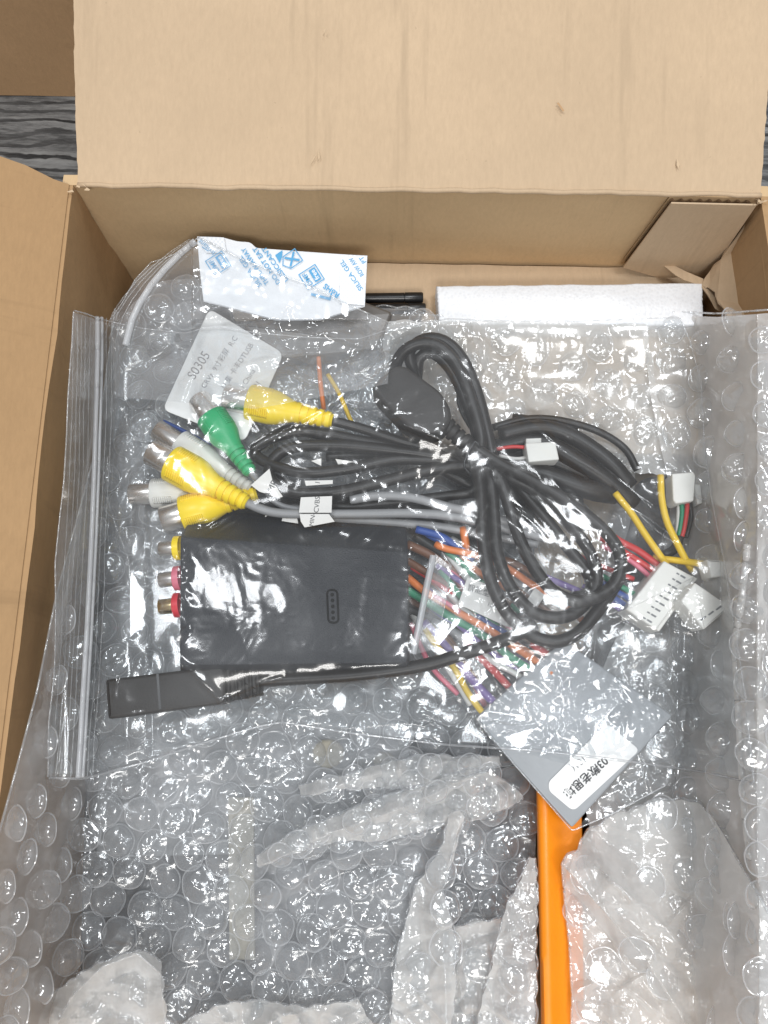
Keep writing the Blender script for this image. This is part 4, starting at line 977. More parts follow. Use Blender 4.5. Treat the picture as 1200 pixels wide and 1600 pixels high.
# ------------------------------------------------------------------ bubbles
def bubble_mesh(seed, mat, milky=False):
    g = np.random.default_rng(seed); seg = 30
    prof = [(1.05, .02), (1.0, .07), (.965, .05), (.95, .22), (.915, .42), (.85, .62), (.76, .78), (.65, .89), (.5, .96), (.33, .99), (.16, 1.0)]
    V = []; hgt = g.uniform(.6, .9)
    planes = []
    for k in range(int(g.integers(0, 3))):
        a = g.uniform(0, 2 * math.pi); s = g.uniform(.25, .8); planes.append((math.cos(a) * s, math.sin(a) * s, g.uniform(.6, 1.0)))
    cr = [(g.uniform(0, math.pi), g.uniform(-.4, .4), g.uniform(.06, .2)) for _ in range(int(g.integers(3, 6)))]
    dome = g.uniform(.05, .3); nb = Noise(int(seed) + 900)
    sq = g.uniform(.88, 1.0); sa = g.uniform(0, math.pi); w1, w2 = g.uniform(0, 6.3, 2)
    def z_of(x, y, zz):
        for (a, b, c) in planes: zz = min(zz, max(.04, hgt * (c + a * x + b * y)))
        for (an, of, am) in cr:
            qd = abs(-x * math.sin(an) + y * math.cos(an) - of); zz -= am * hgt * max(0, 1 - qd / .16) * min(1, zz / hgt)
        zz -= dome * hgt * (x * x + y * y) * (zz > .3 * hgt) ; zz += .05 * float(nb(x * 3.1 + 9, y * 3.1 + 9)) * (zz > .3 * hgt)
        return max(zz, .0)
    for (r, h) in prof:
        for k in range(seg):
            a = 2 * math.pi * k / seg; rr = r * (1 + .03 * math.sin(2 * a + w1) + .02 * math.sin(5 * a + w2))
            x, y = rr * math.cos(a), rr * math.sin(a); zz = z_of(x, y, h * hgt)
            c, s = math.cos(sa), math.sin(sa); u, v = x * c + y * s, -x * s + y * c; u *= sq
            V.append((u * c - v * s, u * s + v * c, zz if r < .955 else h))
    V.append((0, 0, z_of(0, 0, hgt)))
    Fc = [tuple(f) for f in grid_faces(len(prof), seg, True)]; n0 = (len(prof) - 1) * seg
    Fc += [(n0 + k, n0 + (k + 1) % seg, len(V) - 1) for k in range(seg)]
    me = bpy.data.meshes.new("bubble"); me.from_pydata((np.array(V) * CM).tolist(), [], Fc); me.materials.append(mat); me.materials.append(M['weld'])
    me.polygons.foreach_set('material_index', [1 if i < 2 * seg else 0 for i in range(len(me.polygons))])
    me.polygons.foreach_set("use_smooth", [True] * len(me.polygons)); me.set_sharp_from_angle(angle=math.radians(32)); me.update()
    return me
BUB = [bubble_mesh(100 + k, M["bubble"]) for k in range(18)]
BUBM = [bubble_mesh(200 + k, M["wrap_pale"]) for k in range(8)]
def bubbles(parent, zf, region, pitch, rot, meshes, seed, rpx=24.5, limit=290, hscale=1.0, keep=None):
    """hexagonal rows of bubbles on the sheet; zf(px,py) is its height, region(px,py) says where"""
    g = random.Random(seed); ca, sa = math.cos(rot), math.sin(rot); out = 0
    b = origin_of(parent)
    cand = []
    for j in range(59, -41, -1):
        for i in range(-40, 60):
            lx = (i + .5 * (j % 2)) * pitch; ly = j * pitch * .87
            x = lx * ca - ly * sa + 20; y = lx * sa + ly * ca + 480
            x += g.uniform(-4, 4); y += g.uniform(-4, 4)
            if region(x, y): cand.append((x, y))
    cand = cand[:limit]
    zs_ = zf(np.array([[x, x + 9, x] for x, y in cand]), np.array([[y, y, y + 9] for x, y in cand]))
    for (x, y), zz in zip(cand, np.atleast_2d(zs_)):
        p, px_, py_ = P(x, y, float(zz[0])), P(x + 9, y, float(zz[1])), P(x, y + 9, float(zz[2]))
        n = (px_ - p).cross(py_ - p).normalized()
        if n.z < 0: n = -n
        n = (n + Vector((0, 0, .9)) + (CAM - p).normalized() * .4).normalized()
        r = rpx * (CAM.z - p.z) / 1234 * g.uniform(.93, 1.07)
        o = bpy.data.objects.new("bubble", meshes[g.randrange(len(meshes))]); COL.objects.link(o); o.parent = parent
        q = n.to_track_quat('Z', 'Y').to_matrix() @ Matrix.Rotation(g.uniform(0, 6.28), 3, 'Z')
        o.matrix_local = Matrix.LocRotScale((p - b + n * .01) * CM, q, Vector((r, r, r * hscale * g.uniform(.7, 1.1))))
        out += 1
    return out
def in_px(poly):
    def f(x, y):
        c = False; n = len(poly)
        for i in range(n):
            (x1, y1), (x2, y2) = poly[i - 1], poly[i]
            if (y1 > y) != (y2 > y) and x < (x2 - x1) * (y - y1) / (y2 - y1) + x1: c = not c
        return c
    return f
def ridge_line(px, py, pts, w, h, skew=.35):
    """height of a fold running along a polyline, in px space: steep on one side"""
    best = np.full(np.shape(px), 1e9); sgn = np.zeros(np.shape(px)); tt = np.zeros(np.shape(px))
    n = len(pts)
    for i in range(n - 1):
        a, b = np.array(pts[i], float), np.array(pts[i + 1], float); d = b - a; L = np.hypot(*d); d /= L
        t = np.clip((px - a[0]) * d[0] + (py - a[1]) * d[1], 0, L); qx = px - a[0] - t * d[0]; qy = py - a[1] - t * d[1]
        dist = np.hypot(qx, qy); s = np.sign(qx * -d[1] + qy * d[0]); m = dist < best
        best = np.where(m, dist, best); sgn = np.where(m, s, sgn)
    ww = np.where(sgn > 0, w * skew, w)
    return h * np.clip(1 - best / ww, 0, None) ** 1.3

# ---- main wrap: left and middle
nA1, nA2, nA3 = Noise(31), Noise(32), Noise(33)
def xe(y): return np.interp(y, [480, 930, 1080, 1200, 1310, 1420, 1640], [180, 88, 58, 26, -4, -28, -60])
def fA(px, py):
    px = np.asarray(px, float); py = np.asarray(py, float)
    z = 2.42 + .22 * fbm(nA1, px / 170, py / 170, 2) + .12 * ridged(nA2, px / 110 + .004 * py, py / 95, 2)
    e = px - xe(py)
    z = z + .5 * np.exp(-np.clip(e, 0, None) / 60)
    z = z + ridge_line(px, py, [(425, 1345), (520, 1300), (620, 1265), (730, 1215), (830, 1190)], 60, .75)
    z = z + ridge_line(px, py, [(470, 1250), (560, 1215), (640, 1200), (760, 1180)], 46, .45, .6)
    z = z + ridge_line(px, py, [(440, 1390), (520, 1345), (640, 1310), (700, 1295), (820, 1250)], 50, .35, .5)
    z = z + ridge_line(px, py, [(390, 1620), (440, 1450), (420, 1380)], 40, .25, .7)
    z = z - .5 * np.exp(-((px - 770) ** 2 + (py - 1380) ** 2) / 90 ** 2)
    z = np.where(px < 300, np.maximum(z, z_left(px, py) + .12 + .1 * nA3(px / 40, py / 60)), z)
    return np.maximum(z, 2.2)
A_left = [(180, 480), (150, 700), (88, 930), (58, 1080), (26, 1200), (-4, 1310), (-28, 1420), (-60, 1640)]
A_top = [(180, 480), (400, 500), (560, 480), (620, 479), (690, 490), (840, 500), (1000, 520)]
A_right = [(1000, 520), (990, 800), (900, 1100), (842, 1235), (836, 1330), (838, 1400), (834, 1500), (836, 1640)]
A_bot = [(-60, 1640), (300, 1640), (836, 1640)]
csA = coons(A_top, A_right, A_bot, A_left, 300, 330)
nzf = Noise(77)
wrapA = thing("bubble_wrap_sheet", "large clear bubble wrap sheet under and below the zip bag", "bubble wrap", P(420, 1300, 2.4), "bubble wrap in the carton")
fine = .035 * ridged(nzf, csA[..., 0] / 34, csA[..., 1] / 34, 3)
sheet("wrap_film", csA, fA(csA[..., 0], csA[..., 1]) + fine + creases(csA[..., 0], csA[..., 1], 60, (70, 300), (8, 26), (.03, .12), 34), M["wrap"], wrapA)
regA = in_px([(160, 640), (560, 640), (640, 700), (900, 760), (900, 1080), (826, 1240), (818, 1345), (815, 1640), (-40, 1640), (10, 1330), (46, 1200), (76, 1080), (104, 940), (170, 700)])
bubbles(wrapA, lambda x, y: fA(x, y) + .03, lambda x, y: regA(x, y) and not (300 < x < 640 and 830 < y < 1000) and -20 < x and y < 1625, 54, .16, BUB, 5, 24.5, 300)
seam("wrap_edge", A_left, lambda x, y: fA(x, y) + .02, .03, M["film_seam"], wrapA, .12, 3)
seam("wrap_edge", A_top[1:], lambda x, y: fA(x, y) + .02, .025, M["film_seam"], wrapA, .05, 4)

# ---- wrap along the right wall
nB = Noise(41); nC0 = Noise(42)
B_left = [(1000, 492), (1020, 640), (1050, 780), (1030, 900), (960, 1000), (912, 1120), (908, 1235), (930, 1330), (990, 1420), (1080, 1500)]
B_right = [(1290, 480), (1320, 1000), (1340, 1500)]
def fB(px, py):
    px = np.asarray(px, float); py = np.asarray(py, float)
    base = 3.5 - .75 * sst(740, 830, py) * sst(1130, 1050, px)
    base = smax(base, np.minimum(z_right(px) + .1, 7.1))
    return base + .16 * fbm(nB, px / 90, py / 120, 2) + .09 * ridged(nC0, px / 60, py / 75, 2) + .35 * ridge_line(px, py, [(1160, 860), (1150, 1000), (1165, 1180), (1185, 1380)], 40, 1, .6) + .25 * sst(560, 490, py)
csB = coons([(1000, 492), (1060, 487), (1120, 490), (1200, 484), (1290, 480)], B_right, [(1080, 1500), (1340, 1500)], B_left, 150, 260)
wrapB = thing("bubble_wrap_sheet", "clear bubble wrap strip running along the right carton wall", "bubble wrap", P(1130, 700, 3.6), "bubble wrap in the carton")
sheet("wrap_film", csB, fB(csB[..., 0], csB[..., 1]) + .03 * ridged(Noise(43), csB[..., 0] / 34, csB[..., 1] / 34, 3) + creases(csB[..., 0], csB[..., 1], 50, (60, 220), (8, 26), (.03, .12), 44), M["wrap_pale"], wrapB)
regB = in_px([(1025, 505), (1280, 500), (1290, 1480), (1100, 1480), (1000, 1400), (930, 1250), (935, 1120), (985, 1000), (1050, 900), (1070, 780), (1045, 640)])
bubbles(wrapB, lambda x, y: fB(x, y) + .03, regB, 56, 1.52, BUB, 8, 25)
seam("wrap_edge", [(1000, 492), (1060, 487), (1120, 490), (1200, 484), (1290, 480)], lambda x, y: fB(x, y) + .02, .03, M["film_seam"], wrapB, .1, 6)
seam("wrap_fold", [(1168, 850), (1160, 930), (1148, 1010), (1155, 1120), (1162, 1250), (1172, 1340)], lambda x, y: fB(x, y) + .06, .10, M["wrap_pale"], wrapB, .1, 7)

def scallop(pts, amp=5, wl=30, seed=1):
    p = np.asarray(pts, float); L = np.hypot(*np.diff(p, axis=0).T).sum(); n = max(6, int(L / 6)); q = polyline(pts, np.linspace(0, 1, n))
    t = np.gradient(q, axis=0); t /= np.hypot(t[:, 0], t[:, 1])[:, None] + 1e-9; s = np.linspace(0, L, n); nz = Noise(seed)
    o = amp * (np.abs(np.sin(s / wl * math.pi + 2 * nz(s / 80, 3.0))) - .6 + .5 * nz(s / 14, 1.0)) * np.clip(np.minimum(s, L - s) / 15, 0, 1)
    return [tuple(v) for v in q + np.stack([t[:, 1], -t[:, 0]], -1) * o[:, None]]
# ---- folded milky bundle, lower right
nC, nC2 = Noise(51), Noise(52)
C_left = [(886, 1335), (878, 1350), (882, 1400), (890, 1480), (894, 1560), (892, 1640)]
C_top = scallop([(886, 1335), (902, 1330), (910, 1305), (960, 1270), (1010, 1255), (1065, 1245), (1100, 1258), (1122, 1290)], 5, 34, 4)
C_right = [(1122, 1290), (1145, 1330), (1180, 1390), (1215, 1450), (1240, 1640)]
def fC(px, py):
    px = np.asarray(px, float); py = np.asarray(py, float)
    z = 3.45 + .25 * fbm(nC, px / 110, py / 110, 2) + .05 * ridged(nC2, px / 60, py / 70, 2)
    z = z + ridge_line(px, py, [(880, 1350), (940, 1420), (1010, 1500), (1060, 1580), (1090, 1640)], 60, .7, .35)
    z = z + ridge_line(px, py, [(960, 1380), (1040, 1450), (1120, 1540), (1170, 1640)], 60, .5, .5)
    z = z + .5 * np.exp(-((px - 1040) ** 2 + (py - 1330) ** 2) / 90 ** 2)
    return smax(z, np.minimum(z_right(px), 7.1) + .45, .5)
csC = coons(C_top, C_right, [(892, 1640), (1060, 1640), (1240, 1640)], C_left, 170, 180)
wrapC = thing("bubble_wrap_sheet", "milky folded bubble wrap bundle right of the orange bar", "bubble wrap", P(1030, 1450, 3.4), "bubble wrap in the carton")
zC = fC(csC[..., 0], csC[..., 1]); edge = np.ones_like(zC); 
sheet("wrap_film", csC, zC + .02 * ridged(Noise(53), csC[..., 0] / 30, csC[..., 1] / 30, 3) + creases(csC[..., 0], csC[..., 1], 34, (120, 340), (10, 40), (.07, .24), 54, ang=(.95, .22)) + creases(csC[..., 0], csC[..., 1], 40, (30, 110), (6, 18), (.04, .12), 55), M["wrap_milky"], wrapC)
sheet("inner_layer", csC[::2, ::2] + np.array([4, 4]), zC[::2, ::2] - .35, M["wrap_milky"], wrapC)
regC = in_px([(900, 1350), (965, 1290), (1060, 1262), (1105, 1285), (1200, 1450), (1215, 1630), (900, 1630), (900, 1500)])
bubbles(wrapC, lambda x, y: fC(x, y) + .0, lambda x, y: regC(x, y) and nC2(x / 70, y / 70) > -.15, 57, .7, BUB, 9, 25, hscale=.45)
seam("wrap_edge", C_left, lambda x, y: fC(x, y) + .02, .035, M["film_seam"], wrapC, .12, 9)
seam("wrap_edge", C_top, lambda x, y: fC(x, y) + .02, .035, M["film_seam"], wrapC, .12, 10)
seam("wrap_edge", C_right, lambda x, y: fC(x, y) + .02, .035, M["film_seam"], wrapC, .12, 11)

# ---- upright milky flaps in the middle and at the orange bar, and the torn wad at the lower left
def flap_sheet(label, top, right, bottom, left, f, mat, nu, nv, seed, bub=None, edges=(), pitch=58):
    edges = [scallop(e, 4, 30, seed + i) for i, e in enumerate(edges)]
    cs = coons(scallop(top, 4, 30, seed), scallop(right, 4, 30, seed + 1), scallop(bottom, 4, 30, seed + 2), scallop(left, 4, 30, seed + 3), nu, nv)
    t = thing("bubble_wrap_flap", label, "bubble wrap", P(*cs[nv // 2, nu // 2], float(f(*cs[nv // 2, nu // 2]))), "bubble wrap in the carton")
    sheet("wrap_film", cs, f(cs[..., 0], cs[..., 1]) + .03 * ridged(Noise(seed), cs[..., 0] / 24, cs[..., 1] / 30, 3) + creases(cs[..., 0], cs[..., 1], 36, (40, 150), (7, 24), (.04, .16), seed + 7), mat, t)
    if bub: bubbles(t, lambda x, y: f(x, y) + 0.0, in_px(bub), pitch, .4, BUB, seed, 24.5 if pitch > 45 else 19.5, hscale=.7 if pitch > 45 else 1.0)
    for k, e in enumerate(edges): seam("wrap_edge", e, lambda x, y: f(x, y) + .02, .03, M["film_seam"], t, .1, seed + k)
    return t
nD = Noise(61)
fD = lambda x, y: 3.15 + .16 * fbm(nD, np.asarray(x, float) / 70, np.asarray(y, float) / 90, 2) + ridge_line(np.asarray(x, float), np.asarray(y, float), [(722, 1268), (690, 1400), (700, 1640)], 60, .6, .6)
D_top = [(702, 1270), (716, 1264), (726, 1274)]; D_r = [(726, 1274), (712, 1325), (697, 1374), (692, 1395), (702, 1430), (711, 1465), (711, 1535), (703, 1640)]; D_l = [(702, 1270), (692, 1318), (667, 1360), (648, 1388), (637, 1437), (620, 1486), (614, 1535), (608, 1640)]
flap_sheet("narrow milky bubble wrap flap standing up in the middle", D_top, D_r, [(608, 1640), (650, 1640), (703, 1640)], D_l, fD, M["wrap_milky"], 60, 170, 62, [(690, 1350), (700, 1420), (700, 1630), (610, 1630), (640, 1480)], (D_r, D_l))
nJ = Noise(65)
fJ = lambda x, y: np.asarray(fA(x, y)) + .42 +   .22 * fbm(nJ, np.asarray(x, float) / 26, np.asarray(y, float) / 26, 2) + .22 * ridged(nD, np.asarray(x, float) / 38, np.asarray(y, float) / 60, 2)
r1t = [(466, 1228), (525, 1214), (595, 1194), (665, 1180), (712, 1183), (780, 1182)]; r1b = [(470, 1244), (535, 1234), (588, 1232), (661, 1229), (700, 1222), (784, 1196)]
flap_sheet("upper of two crumpled milky ruffles below the bag's lower edge", r1t, [(780, 1182), (784, 1196)], r1b, [(466, 1228), (470, 1244)], fJ, M["wrap_pale"], 150, 34, 66, r1t + r1b[::-1], (r1t, r1b), 36)
r2t = [(400, 1338), (435, 1312), (490, 1288), (567, 1256), (644, 1232), (735, 1200), (772, 1208), (812, 1238)]; r2b = [(404, 1356), (432, 1344), (476, 1328), (535, 1313), (609, 1314), (679, 1292), (728, 1286), (791, 1266), (818, 1246)]
flap_sheet("lower wider crumpled milky ruffle reaching the orange bar", r2t, [(812, 1238), (818, 1246)], r2b, [(400, 1338), (404, 1356)], fJ, M["wrap_pale"], 190, 44, 67, r2t + r2b[::-1], (r2t, r2b), 36)
nK = Noise(69)
fK = lambda x, y: 3.28 + .75 * sst(600, 500, y) +  .06 * fbm(nK, np.asarray(x, float) / 60, np.asarray(y, float) / 60, 2)
flap_sheet("hazy bubble wrap layer under the far right part of the main zip bag", [(600, 500), (800, 500), (1010, 505)], [(1010, 505), (1030, 640), (1060, 745)], [(640, 700), (850, 730), (1060, 745)], [(600, 500), (600, 600), (640, 700)], fK, M["wrap_milky"], 140, 90, 70, [(640, 520), (1000, 520), (1040, 730), (660, 690)], ())
nL = Noise(86)
fL = lambda x, y: 2.9 + .7 * sst(570, 500, y) + .25 * fbm(nL, np.asarray(x, float) / 70, np.asarray(y, float) / 60, 2) + .1 * ridged(nD, np.asarray(x, float) / 50, np.asarray(y, float) / 50, 2)
Lt = [(178, 540), (200, 480), (240, 438), (310, 430), (400, 468), (500, 474), (575, 478), (630, 480), (665, 487), (710, 500)]
flap_sheet("clear bubble wrap bulging up behind the top edge of the main zip bag", Lt, [(710, 500), (716, 560), (700, 650)], [(170, 690), (400, 690), (700, 650)], [(178, 540), (165, 620), (170, 690)], fL, M["wrap"], 260, 110, 87, [(205, 500), (250, 450), (310, 445), (400, 480), (690, 495), (700, 640), (180, 680)], (Lt[3:],), 52)
nE = Noise(71)
fE = lambda x, y: 3.1 + .15 * fbm(nE, np.asarray(x, float) / 70, np.asarray(y, float) / 90, 2) + .5 * sst(740, 836, x)
E_top = [(828, 1338), (836, 1340)]; E_r = [(836, 1340), (840, 1400), (836, 1460), (838, 1540), (832, 1640)]; E_l = [(828, 1338), (806, 1390), (792, 1412), (776, 1470), (756, 1560), (735, 1640)]
flap_sheet("pointed milky bubble wrap flap pressed against the orange bar", E_top, E_r, [(735, 1640), (832, 1640)], E_l, fE, M["wrap_milky"], 60, 140, 72, [(820, 1390), (832, 1420), (828, 1630), (760, 1630)], (E_r, E_l))
nG = Noise(73)
fG = lambda x, y: 2.75 + .15 * fbm(nG, np.asarray(x, float) / 60, np.asarray(y, float) / 90, 2) + .2 * ridge_line(np.asarray(x, float), np.asarray(y, float), [(712, 1450), (770, 1437)], 26, 1, .6)
flap_sheet("low milky bubble wrap layer between the two upright flaps", [(700, 1452), (740, 1438), (790, 1436)], [(790, 1436), (775, 1520), (745, 1640)], [(700, 1640), (745, 1640)], [(700, 1452), (704, 1540), (700, 1640)], fG, M["wrap_pale"], 50, 90, 74, [(712, 1465), (770, 1455), (740, 1630), (712, 1630)], ([(700, 1452), (740, 1438), (790, 1436)],))
nH = Noise(81); nH2 = Noise(82)
def fH(x, y):
    x = np.asarray(x, float); y = np.asarray(y, float)
    return 3.35 + .3 * fbm(nH, x / 60, y / 60, 2) + .14 * ridged(nH2, x / 60, y / 60, 2) + ridge_line(x, y, [(70, 1640), (110, 1560), (160, 1510), (215, 1490), (250, 1520), (262, 1640)], 50, .9, .5)
flap_sheet("torn milky wad of bubble wrap at the lower left corner", [(76, 1556), (120, 1525), (165, 1500), (200, 1486), (232, 1486), (252, 1504)], [(252, 1504), (256, 1560), (262, 1600), (258, 1640)], [(40, 1640), (150, 1640), (258, 1640)], [(76, 1556), (60, 1600), (40, 1640)], fH, M["wrap_milky"], 110, 90, 83, None, ([(76, 1556), (120, 1525), (165, 1500), (200, 1486), (232, 1486), (252, 1504)],))
nI = Noise(91)
fI = lambda x, y: 3.0 + .25 * fbm(nI, np.asarray(x, float) / 60, np.asarray(y, float) / 60, 2) + .25 * ridged(nA2, np.asarray(x, float) / 45, np.asarray(y, float) / 45, 2)
flap_sheet("low crumpled bubble wrap ruffle along the near edge of the picture", [(285, 1600), (340, 1570), (400, 1562), (480, 1575), (560, 1560)], [(560, 1560), (580, 1600), (590, 1640)], [(260, 1640), (590, 1640)], [(285, 1600), (270, 1620), (260, 1640)], fI, M["wrap_milky"], 110, 40, 92, None, ([(285, 1600), (340, 1570), (400, 1562), (480, 1575), (560, 1560)],))

# ------------------------------------------------------------------ rear bag
def drape_z(H, px, py, z0=4.5, it=3, lift=.0):
    z = np.full(np.shape(px), z0)
    for _ in range(it):
        q = PA(px, py, z); z = samp(H, q[..., 0], q[..., 1]) + lift
    return z
R_top = [(172, 500), (190, 474), (212, 436), (236, 410), (262, 402), (290, 388), (310, 371), (330, 380), (372, 402), (430, 426), (480, 444), (540, 474), (610, 505)]
R_right = [(610, 505), (606, 600)]; R_left = [(172, 500), (180, 620)]; R_bot = [(180, 620), (400, 640), (606, 600)]
csR = coons(R_top, R_right, R_bot, R_left, 240, 110)
nR = Noise(95)
qx = csR[..., 0]; qy = csR[..., 1]
zR = np.maximum(drape_z(HR, qx, qy, 4.2, 2, .03), 3.3)
inner = 1.0
zR = zR + .22 * np.clip(fbm(nR, qx / 70, qy / 60, 3), 0, 1) + creases(qx, qy, 90, (40, 180), (8, 34), (.05, .2), 96)
zs_ar = zs(qx, qy) + .09
zR = np.where((qx > 300) & (qx < 576) & (qy < 500), np.maximum(zR, zs_ar + .02 * nR(qx / 14, qy / 14)), zR)
zR = np.where(qx <= 300, np.maximum(zR, 4.2 + (qx - 172) / 128 * .8 + 0 * qx), zR)
zR = np.maximum(zR, fL(qx, qy) + .38)
rear_bag = thing("zip_bag", "smaller clear zip bag behind the main one in the far left corner", "plastic bag", P(350, 500, 3.5), "clear plastic bags")
sheet("front_film", csR, zR, M["film_rear"], rear_bag)
sheet("back_film", csR[::3, ::3] + np.array([-3, 3]), np.minimum(zR[::3, ::3] - .8, 3.3), M["film_back"], rear_bag)
def zRf(x, y):
    k = np.argmin((qx - x) ** 2 + (qy - y) ** 2); return zR.ravel()[k]
zipline = [(305, 377), (282, 396), (258, 420), (236, 446), (218, 474), (206, 500), (196, 540)]
seam("zip_rail", zipline, lambda x, y: zRf(x, y) + .06, .11, M["zip"], rear_bag)
for dx, dy in ((-16, -8), (-26, -12), (-34, -16)):
    seam("lip_rib", [(x + dx * (.25 + .75 * i / 6), y + dy * (.2 + .6 * i / 6)) for i, (x, y) in enumerate(zipline)], lambda x, y: zRf(max(x, 174), y) + .05, .018, M["rib"], rear_bag)
seam("bag_seam", R_top[6:], lambda x, y: zRf(x, y) + .02, .028, M["film_seam"], rear_bag, .02, 12)
seam("bag_seam", R_top[:7], lambda x, y: zRf(x, y) + .02, .02, M["film_seam"], rear_bag, .02, 13)

# ------------------------------------------------------------------ small bag round the harness
csS = coons([(690, 862), (760, 872), (860, 880), (975, 930)], [(975, 930), (1010, 1010), (1060, 1110)], [(775, 1165), (900, 1200), (1060, 1110)], [(690, 862), (660, 1000), (690, 1060), (775, 1165)], 190, 160)
sx, sy = csS[..., 0], csS[..., 1]
HS = np.minimum(HR, 4.35)
zS = np.minimum(drape_z(HR, sx, sy, 4.3, 3, -.02), 4.32) + creases(sx, sy, 120, (20, 110), (5, 18), (.03, .11), 97)
zS = np.maximum(zS, 3.9)
sbag = thing("zip_bag", "little clear bag inside the main one, around the coloured wires", "plastic bag", P(800, 1000, 3.6), "clear plastic bags")
sheet("front_film", csS, zS, M["film_small"], sbag)
seam("zip_rail", [(677, 868), (668, 910), (660, 950), (652, 990), (645, 1022)], lambda x, y: 4.6, .1, M["zip"], sbag)
lipc = coons([(680, 864), (704, 884)], [(704, 884), (698, 930), (684, 1000), (680, 1015)], [(645, 1024), (680, 1015)], [(680, 864), (668, 930), (645, 1024)], 20, 60)
sheet("lip_film", lipc, 4.55 + .02 * np.sin(lipc[..., 1] / 9), M["zip"] if False else M["film_seam"], sbag)
seam("bag_seam", [(690, 862), (705, 884), (698, 930), (684, 1000), (680, 1015)], lambda x, y: 4.6, .015, M["film_seam"], sbag)

# clear pouch round the silver grey sleeve
csP = coons([(1050, 1119), (1072, 1104)], [(1072, 1104), (1066, 1170), (1042, 1226)], [(897, 1299), (960, 1270), (1042, 1226)], [(1050, 1119), (975, 1208), (897, 1299)], 90, 110)
ppx, ppy = csP[..., 0], csP[..., 1]
slv_o = next(o for o in scene.objects if o.get("label", "").startswith("flat silver grey"))
sheet("clear_pouch", csP, 3.95 + .08 * np.clip(fbm(Noise(121), ppx / 40, ppy / 40, 2), 0, 1) + np.abs(creases(ppx, ppy, 30, (40, 170), (6, 22), (.02, .10), 122)), M["film_small"], slv_o)
seam("pouch_seam", [(745, 1124), (800, 1190), (894, 1298), (960, 1270), (1042, 1226)], lambda x, y: 4.05, .02, M["film_seam"], slv_o)

# ------------------------------------------------------------------ the main zip bag
Z_top = [(115, 485), (135, 490), (152, 497), (175, 503), (215, 512), (290, 521), (320, 512), (345, 510), (400, 520), (480, 527), (560, 530), (610, 514), (700, 498), (770, 501), (900, 502), (1000, 498), (1062, 496)]
Z_right = [(1062, 496), (1078, 532), (1096, 600), (1101, 700), (1112, 780), (1132, 880), (1148, 980), (1165, 1090), (1178, 1224)]
Z_bot = [(75, 1215), (126, 1217), (145, 1213), (230, 1190), (320, 1160), (400, 1136), (440, 1128), (500, 1138), (560, 1147), (700, 1164), (830, 1172), (920, 1182), (1000, 1192), (1100, 1206), (1178, 1224)]
Z_left = [(115, 485), (112, 540), (106, 620), (104, 680), (100, 750), (92, 820), (86, 880), (87, 950), (86, 1020), (84, 1060), (76, 1130), (75, 1215)]
csM = coons(Z_top, Z_right, Z_bot, Z_left, 460, 330)
mx, my = csM[..., 0], csM[..., 1]
HBm = np.maximum(HR, HR)
zM = drape_z(HBm, mx, my, 4.7, 4, .10)
zM = np.maximum(zM, 3.35)
nM1, nM2, nM3 = Noise(111), Noise(112), Noise(113)
u = np.linspace(0, 1, 460)[None]; v = np.linspace(0, 1, 330)[:, None]
edge = np.clip(np.minimum(np.minimum(u, 1 - u) * 16, np.minimum(v, 1 - v) * 12), 0, 1)
zM = zM + .14 * np.clip(fbm(nM1, mx / 120, my / 110, 2) + .15, 0, 1.2) * edge
zM = zM + (creases(mx, my, 70, (90, 320), (20, 60), (.04, .14), 114) + creases(mx, my, 40, (50, 160), (8, 20), (.02, .06), 115)) * (.25 + .75 * edge)
for k, (an, sc, am) in enumerate(((.9, 24, .05), (2.3, 28, .05), (1.5, 22, .04), (.2, 30, .035))):   # long stretched wrinkles, each family in its own areas
    ww = np.clip(fbm(Noise(300 + k), mx / 150, my / 150, 2) * 1.6, 0, 1)
    s_ = mx * math.cos(an) + my * math.sin(an) + 30 * nM3(mx / 90, my / 90); t_ = -mx * math.sin(an) + my * math.cos(an) + 26 * nM3(my / 110, mx / 110)
    zM = zM + am * ww * ridged(Noise(310 + k), s_ / 150, t_ / sc, 2) * (.3 + .7 * edge)
for pts, w, h in (([(780, 620), (880, 700), (985, 790), (1110, 880)], 13, .16), ([(800, 618), (900, 690), (1020, 790)], 7, .08), ([(604, 552), (500, 640), (385, 705)], 12, .14), ([(615, 556), (520, 640), (400, 706)], 6, .07),
                  ([(190, 520), (205, 600), (200, 700), (215, 800), (205, 900), (190, 1010)], 9, .12), ([(228, 560), (232, 640), (222, 720), (236, 840)], 8, .1), ([(180, 1090), (186, 1000), (200, 900)], 6, .08),
                  ([(240, 1012), (300, 1050), (345, 1095), (425, 1125)], 14, .22), ([(345, 1095), (400, 1070), (440, 1060)], 8, .1), ([(440, 1122), (520, 1140), (580, 1100)], 9, .12), ([(590, 1060), (640, 1110), (700, 1150), (800, 1170)], 9, .14),
                  ([(825, 915), (790, 940), (755, 965), (745, 985)], 6, .12), ([(860, 905), (800, 922), (770, 950)], 5, .1), ([(980, 950), (900, 1000), (850, 1060)], 8, .12), ([(1000, 940), (930, 980), (880, 1060)], 5, .08), ([(700, 1030), (780, 1045), (860, 1040)], 5, .08),
                  ([(720, 1060), (800, 1075), (860, 1060)], 5, .09), ([(1060, 990), (1075, 1080), (1090, 1190)], 8, .12), ([(830, 520), (860, 560), (870, 640)], 10, .14), ([(985, 520), (930, 600), (900, 660)], 9, .12), ([(1000, 560), (1040, 640), (1080, 700)], 8, .1)):
    zM = zM + ridge_line(mx, my, pts, w, h, .45)
flat_m = sst(255, 300, mx) * sst(665, 620, mx) * sst(815, 850, my) * sst(1060, 1030, my)
plug_m = sst(570, 600, mx) * sst(720, 690, mx) * sst(560, 590, my) * sst(690, 660, my)
cm = np.clip(HM - 3.5, 0, .25) * 4                       # where the film lies tight on the contents
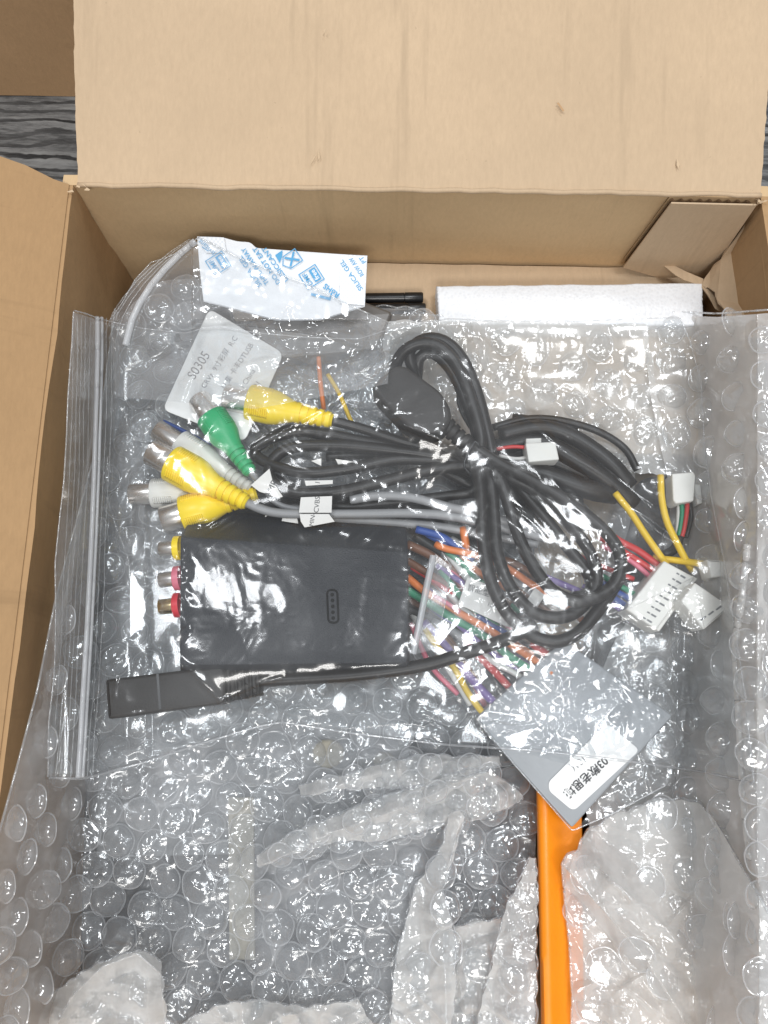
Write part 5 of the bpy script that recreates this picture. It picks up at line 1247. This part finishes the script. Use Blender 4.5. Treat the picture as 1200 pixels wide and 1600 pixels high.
for _ in range(30):
    p = np.pad(cm, 1, mode='edge'); cm = np.maximum(.9 * cm, .25 * (p[:-2, 1:-1] + p[2:, 1:-1] + p[1:-1, :-2] + p[1:-1, 2:]))
z_smooth = drape_z(HBm, mx, my, 4.7, 4, .10) + .10 * np.clip(fbm(nM1, mx / 150, my / 130, 1) + .2, 0, 1)
tight = np.maximum(.92 * np.maximum(flat_m, plug_m), .72 * np.clip(drape_z(cm, mx, my, 4.5, 1, 0) * 1.3, 0, 1))
zM = zM * (1 - tight) + z_smooth * tight + .004 * (mx - 640) * plug_m
for pts, w, h in (([(285, 985), (262, 1010), (240, 1025)], 16, .12), ([(560, 640), (640, 668), (695, 690)], 18, .16)):
    zM = zM + ridge_line(mx, my, pts, w, h, .5)
# strongly crumpled patches
def patch(cx, cy, rx, ry): return np.exp(-(((mx - cx) / rx) ** 2 + ((my - cy) / ry) ** 2) ** 1.5)
crum = ridged(nM2, mx / 36 + .6 * nM1(mx / 50, my / 50), my / 36 + .6 * nM1(my / 45, mx / 45), 3)
zM = zM + .075 * crum * (patch(850, 1105, 170, 90) + .8 * patch(245, 905, 45, 90) + .7 * patch(850, 545, 70, 50) + .7 * patch(1030, 640, 60, 90) + .6 * patch(620, 640, 50, 30) + .7 * patch(1090, 960, 60, 60) + .5 * patch(960, 870, 60, 40)) + .004 * crum
lipz = np.maximum(5.2 - 1.6 * sst(95, 205, mx), z_left(mx, my) + .22)
zM = np.maximum(zM, np.where(mx < 230, lipz, 0)); zM = np.where(mx > 980, np.maximum(zM, smax(zM * 0 + 3.2, z_right(mx) + .45, .3)), zM)
zM = np.where((mx < 740) & (my < 640), np.maximum(zM, fL(mx, my) + .72), zM); zM = np.where((mx > 640) & (my < 640), np.maximum(zM, fK(mx, my) + .3), zM)
bag = thing("zip_bag", "large clear zip bag full of cables, plugs and a black module", "plastic bag", P(600, 860, 3.2), "clear plastic bags")
sheet("front_film", csM, zM, M["film_bag"], bag)
zMb = np.where(mx < 230, lipz - .12, np.where(mx > 1000, smax(3.0, z_right(mx) + .36, .2), 3.05)) + .05 * fbm(nM3, mx / 50, my / 50, 2)
zMb = np.where((mx < 740) & (my < 640), np.maximum(zMb, fL(mx, my) + .5), zMb)
sheet("back_film", csM[::2, ::2] + np.array([1.5, -1.5]), np.minimum(zMb, zM - .12)[::2, ::2], M["film_back"], bag)
def zMf(x, y):
    k = np.argmin((mx - x) ** 2 + (my - y) ** 2); return float(zM.ravel()[k])
ZL = [(152, 495), (152, 560), (150, 640), (147, 740), (143, 840), (139, 920), (135, 1000), (130, 1080), (126, 1150), (122, 1216)]
for dx, r in ((0, .075), (7, .05)):
    seam("zip_rail", [(x + dx, y) for x, y in ZL], lambda x, y: zMf(x, y) + .06, r, M["zip"], bag)
wv = lambda y: 3 * math.sin(y / 55) + 2 * math.sin(y / 23)
for k, dx in enumerate((-11, -18, -24, -30, -37, 15, 23)):
    seam("lip_rib", [(x + dx * (1 if dx > 0 else (1 + .12 * (y - 500) / 700)) + wv(y + 20 * k) * .4, y) for x, y in ZL], lambda x, y: zMf(max(x, 78), y) + .03, .013, M["rib"], bag)
for pts, r in ((Z_top, .022), (Z_right, .022), (Z_bot, .034), (Z_left, .02)):  # lower seam made thicker to imitate the bright highlight along that edge
    seam("bag_seam", pts, lambda x, y: zMf(x, y) + .01, r, M["film_seam"], bag, .02, 17, 300)
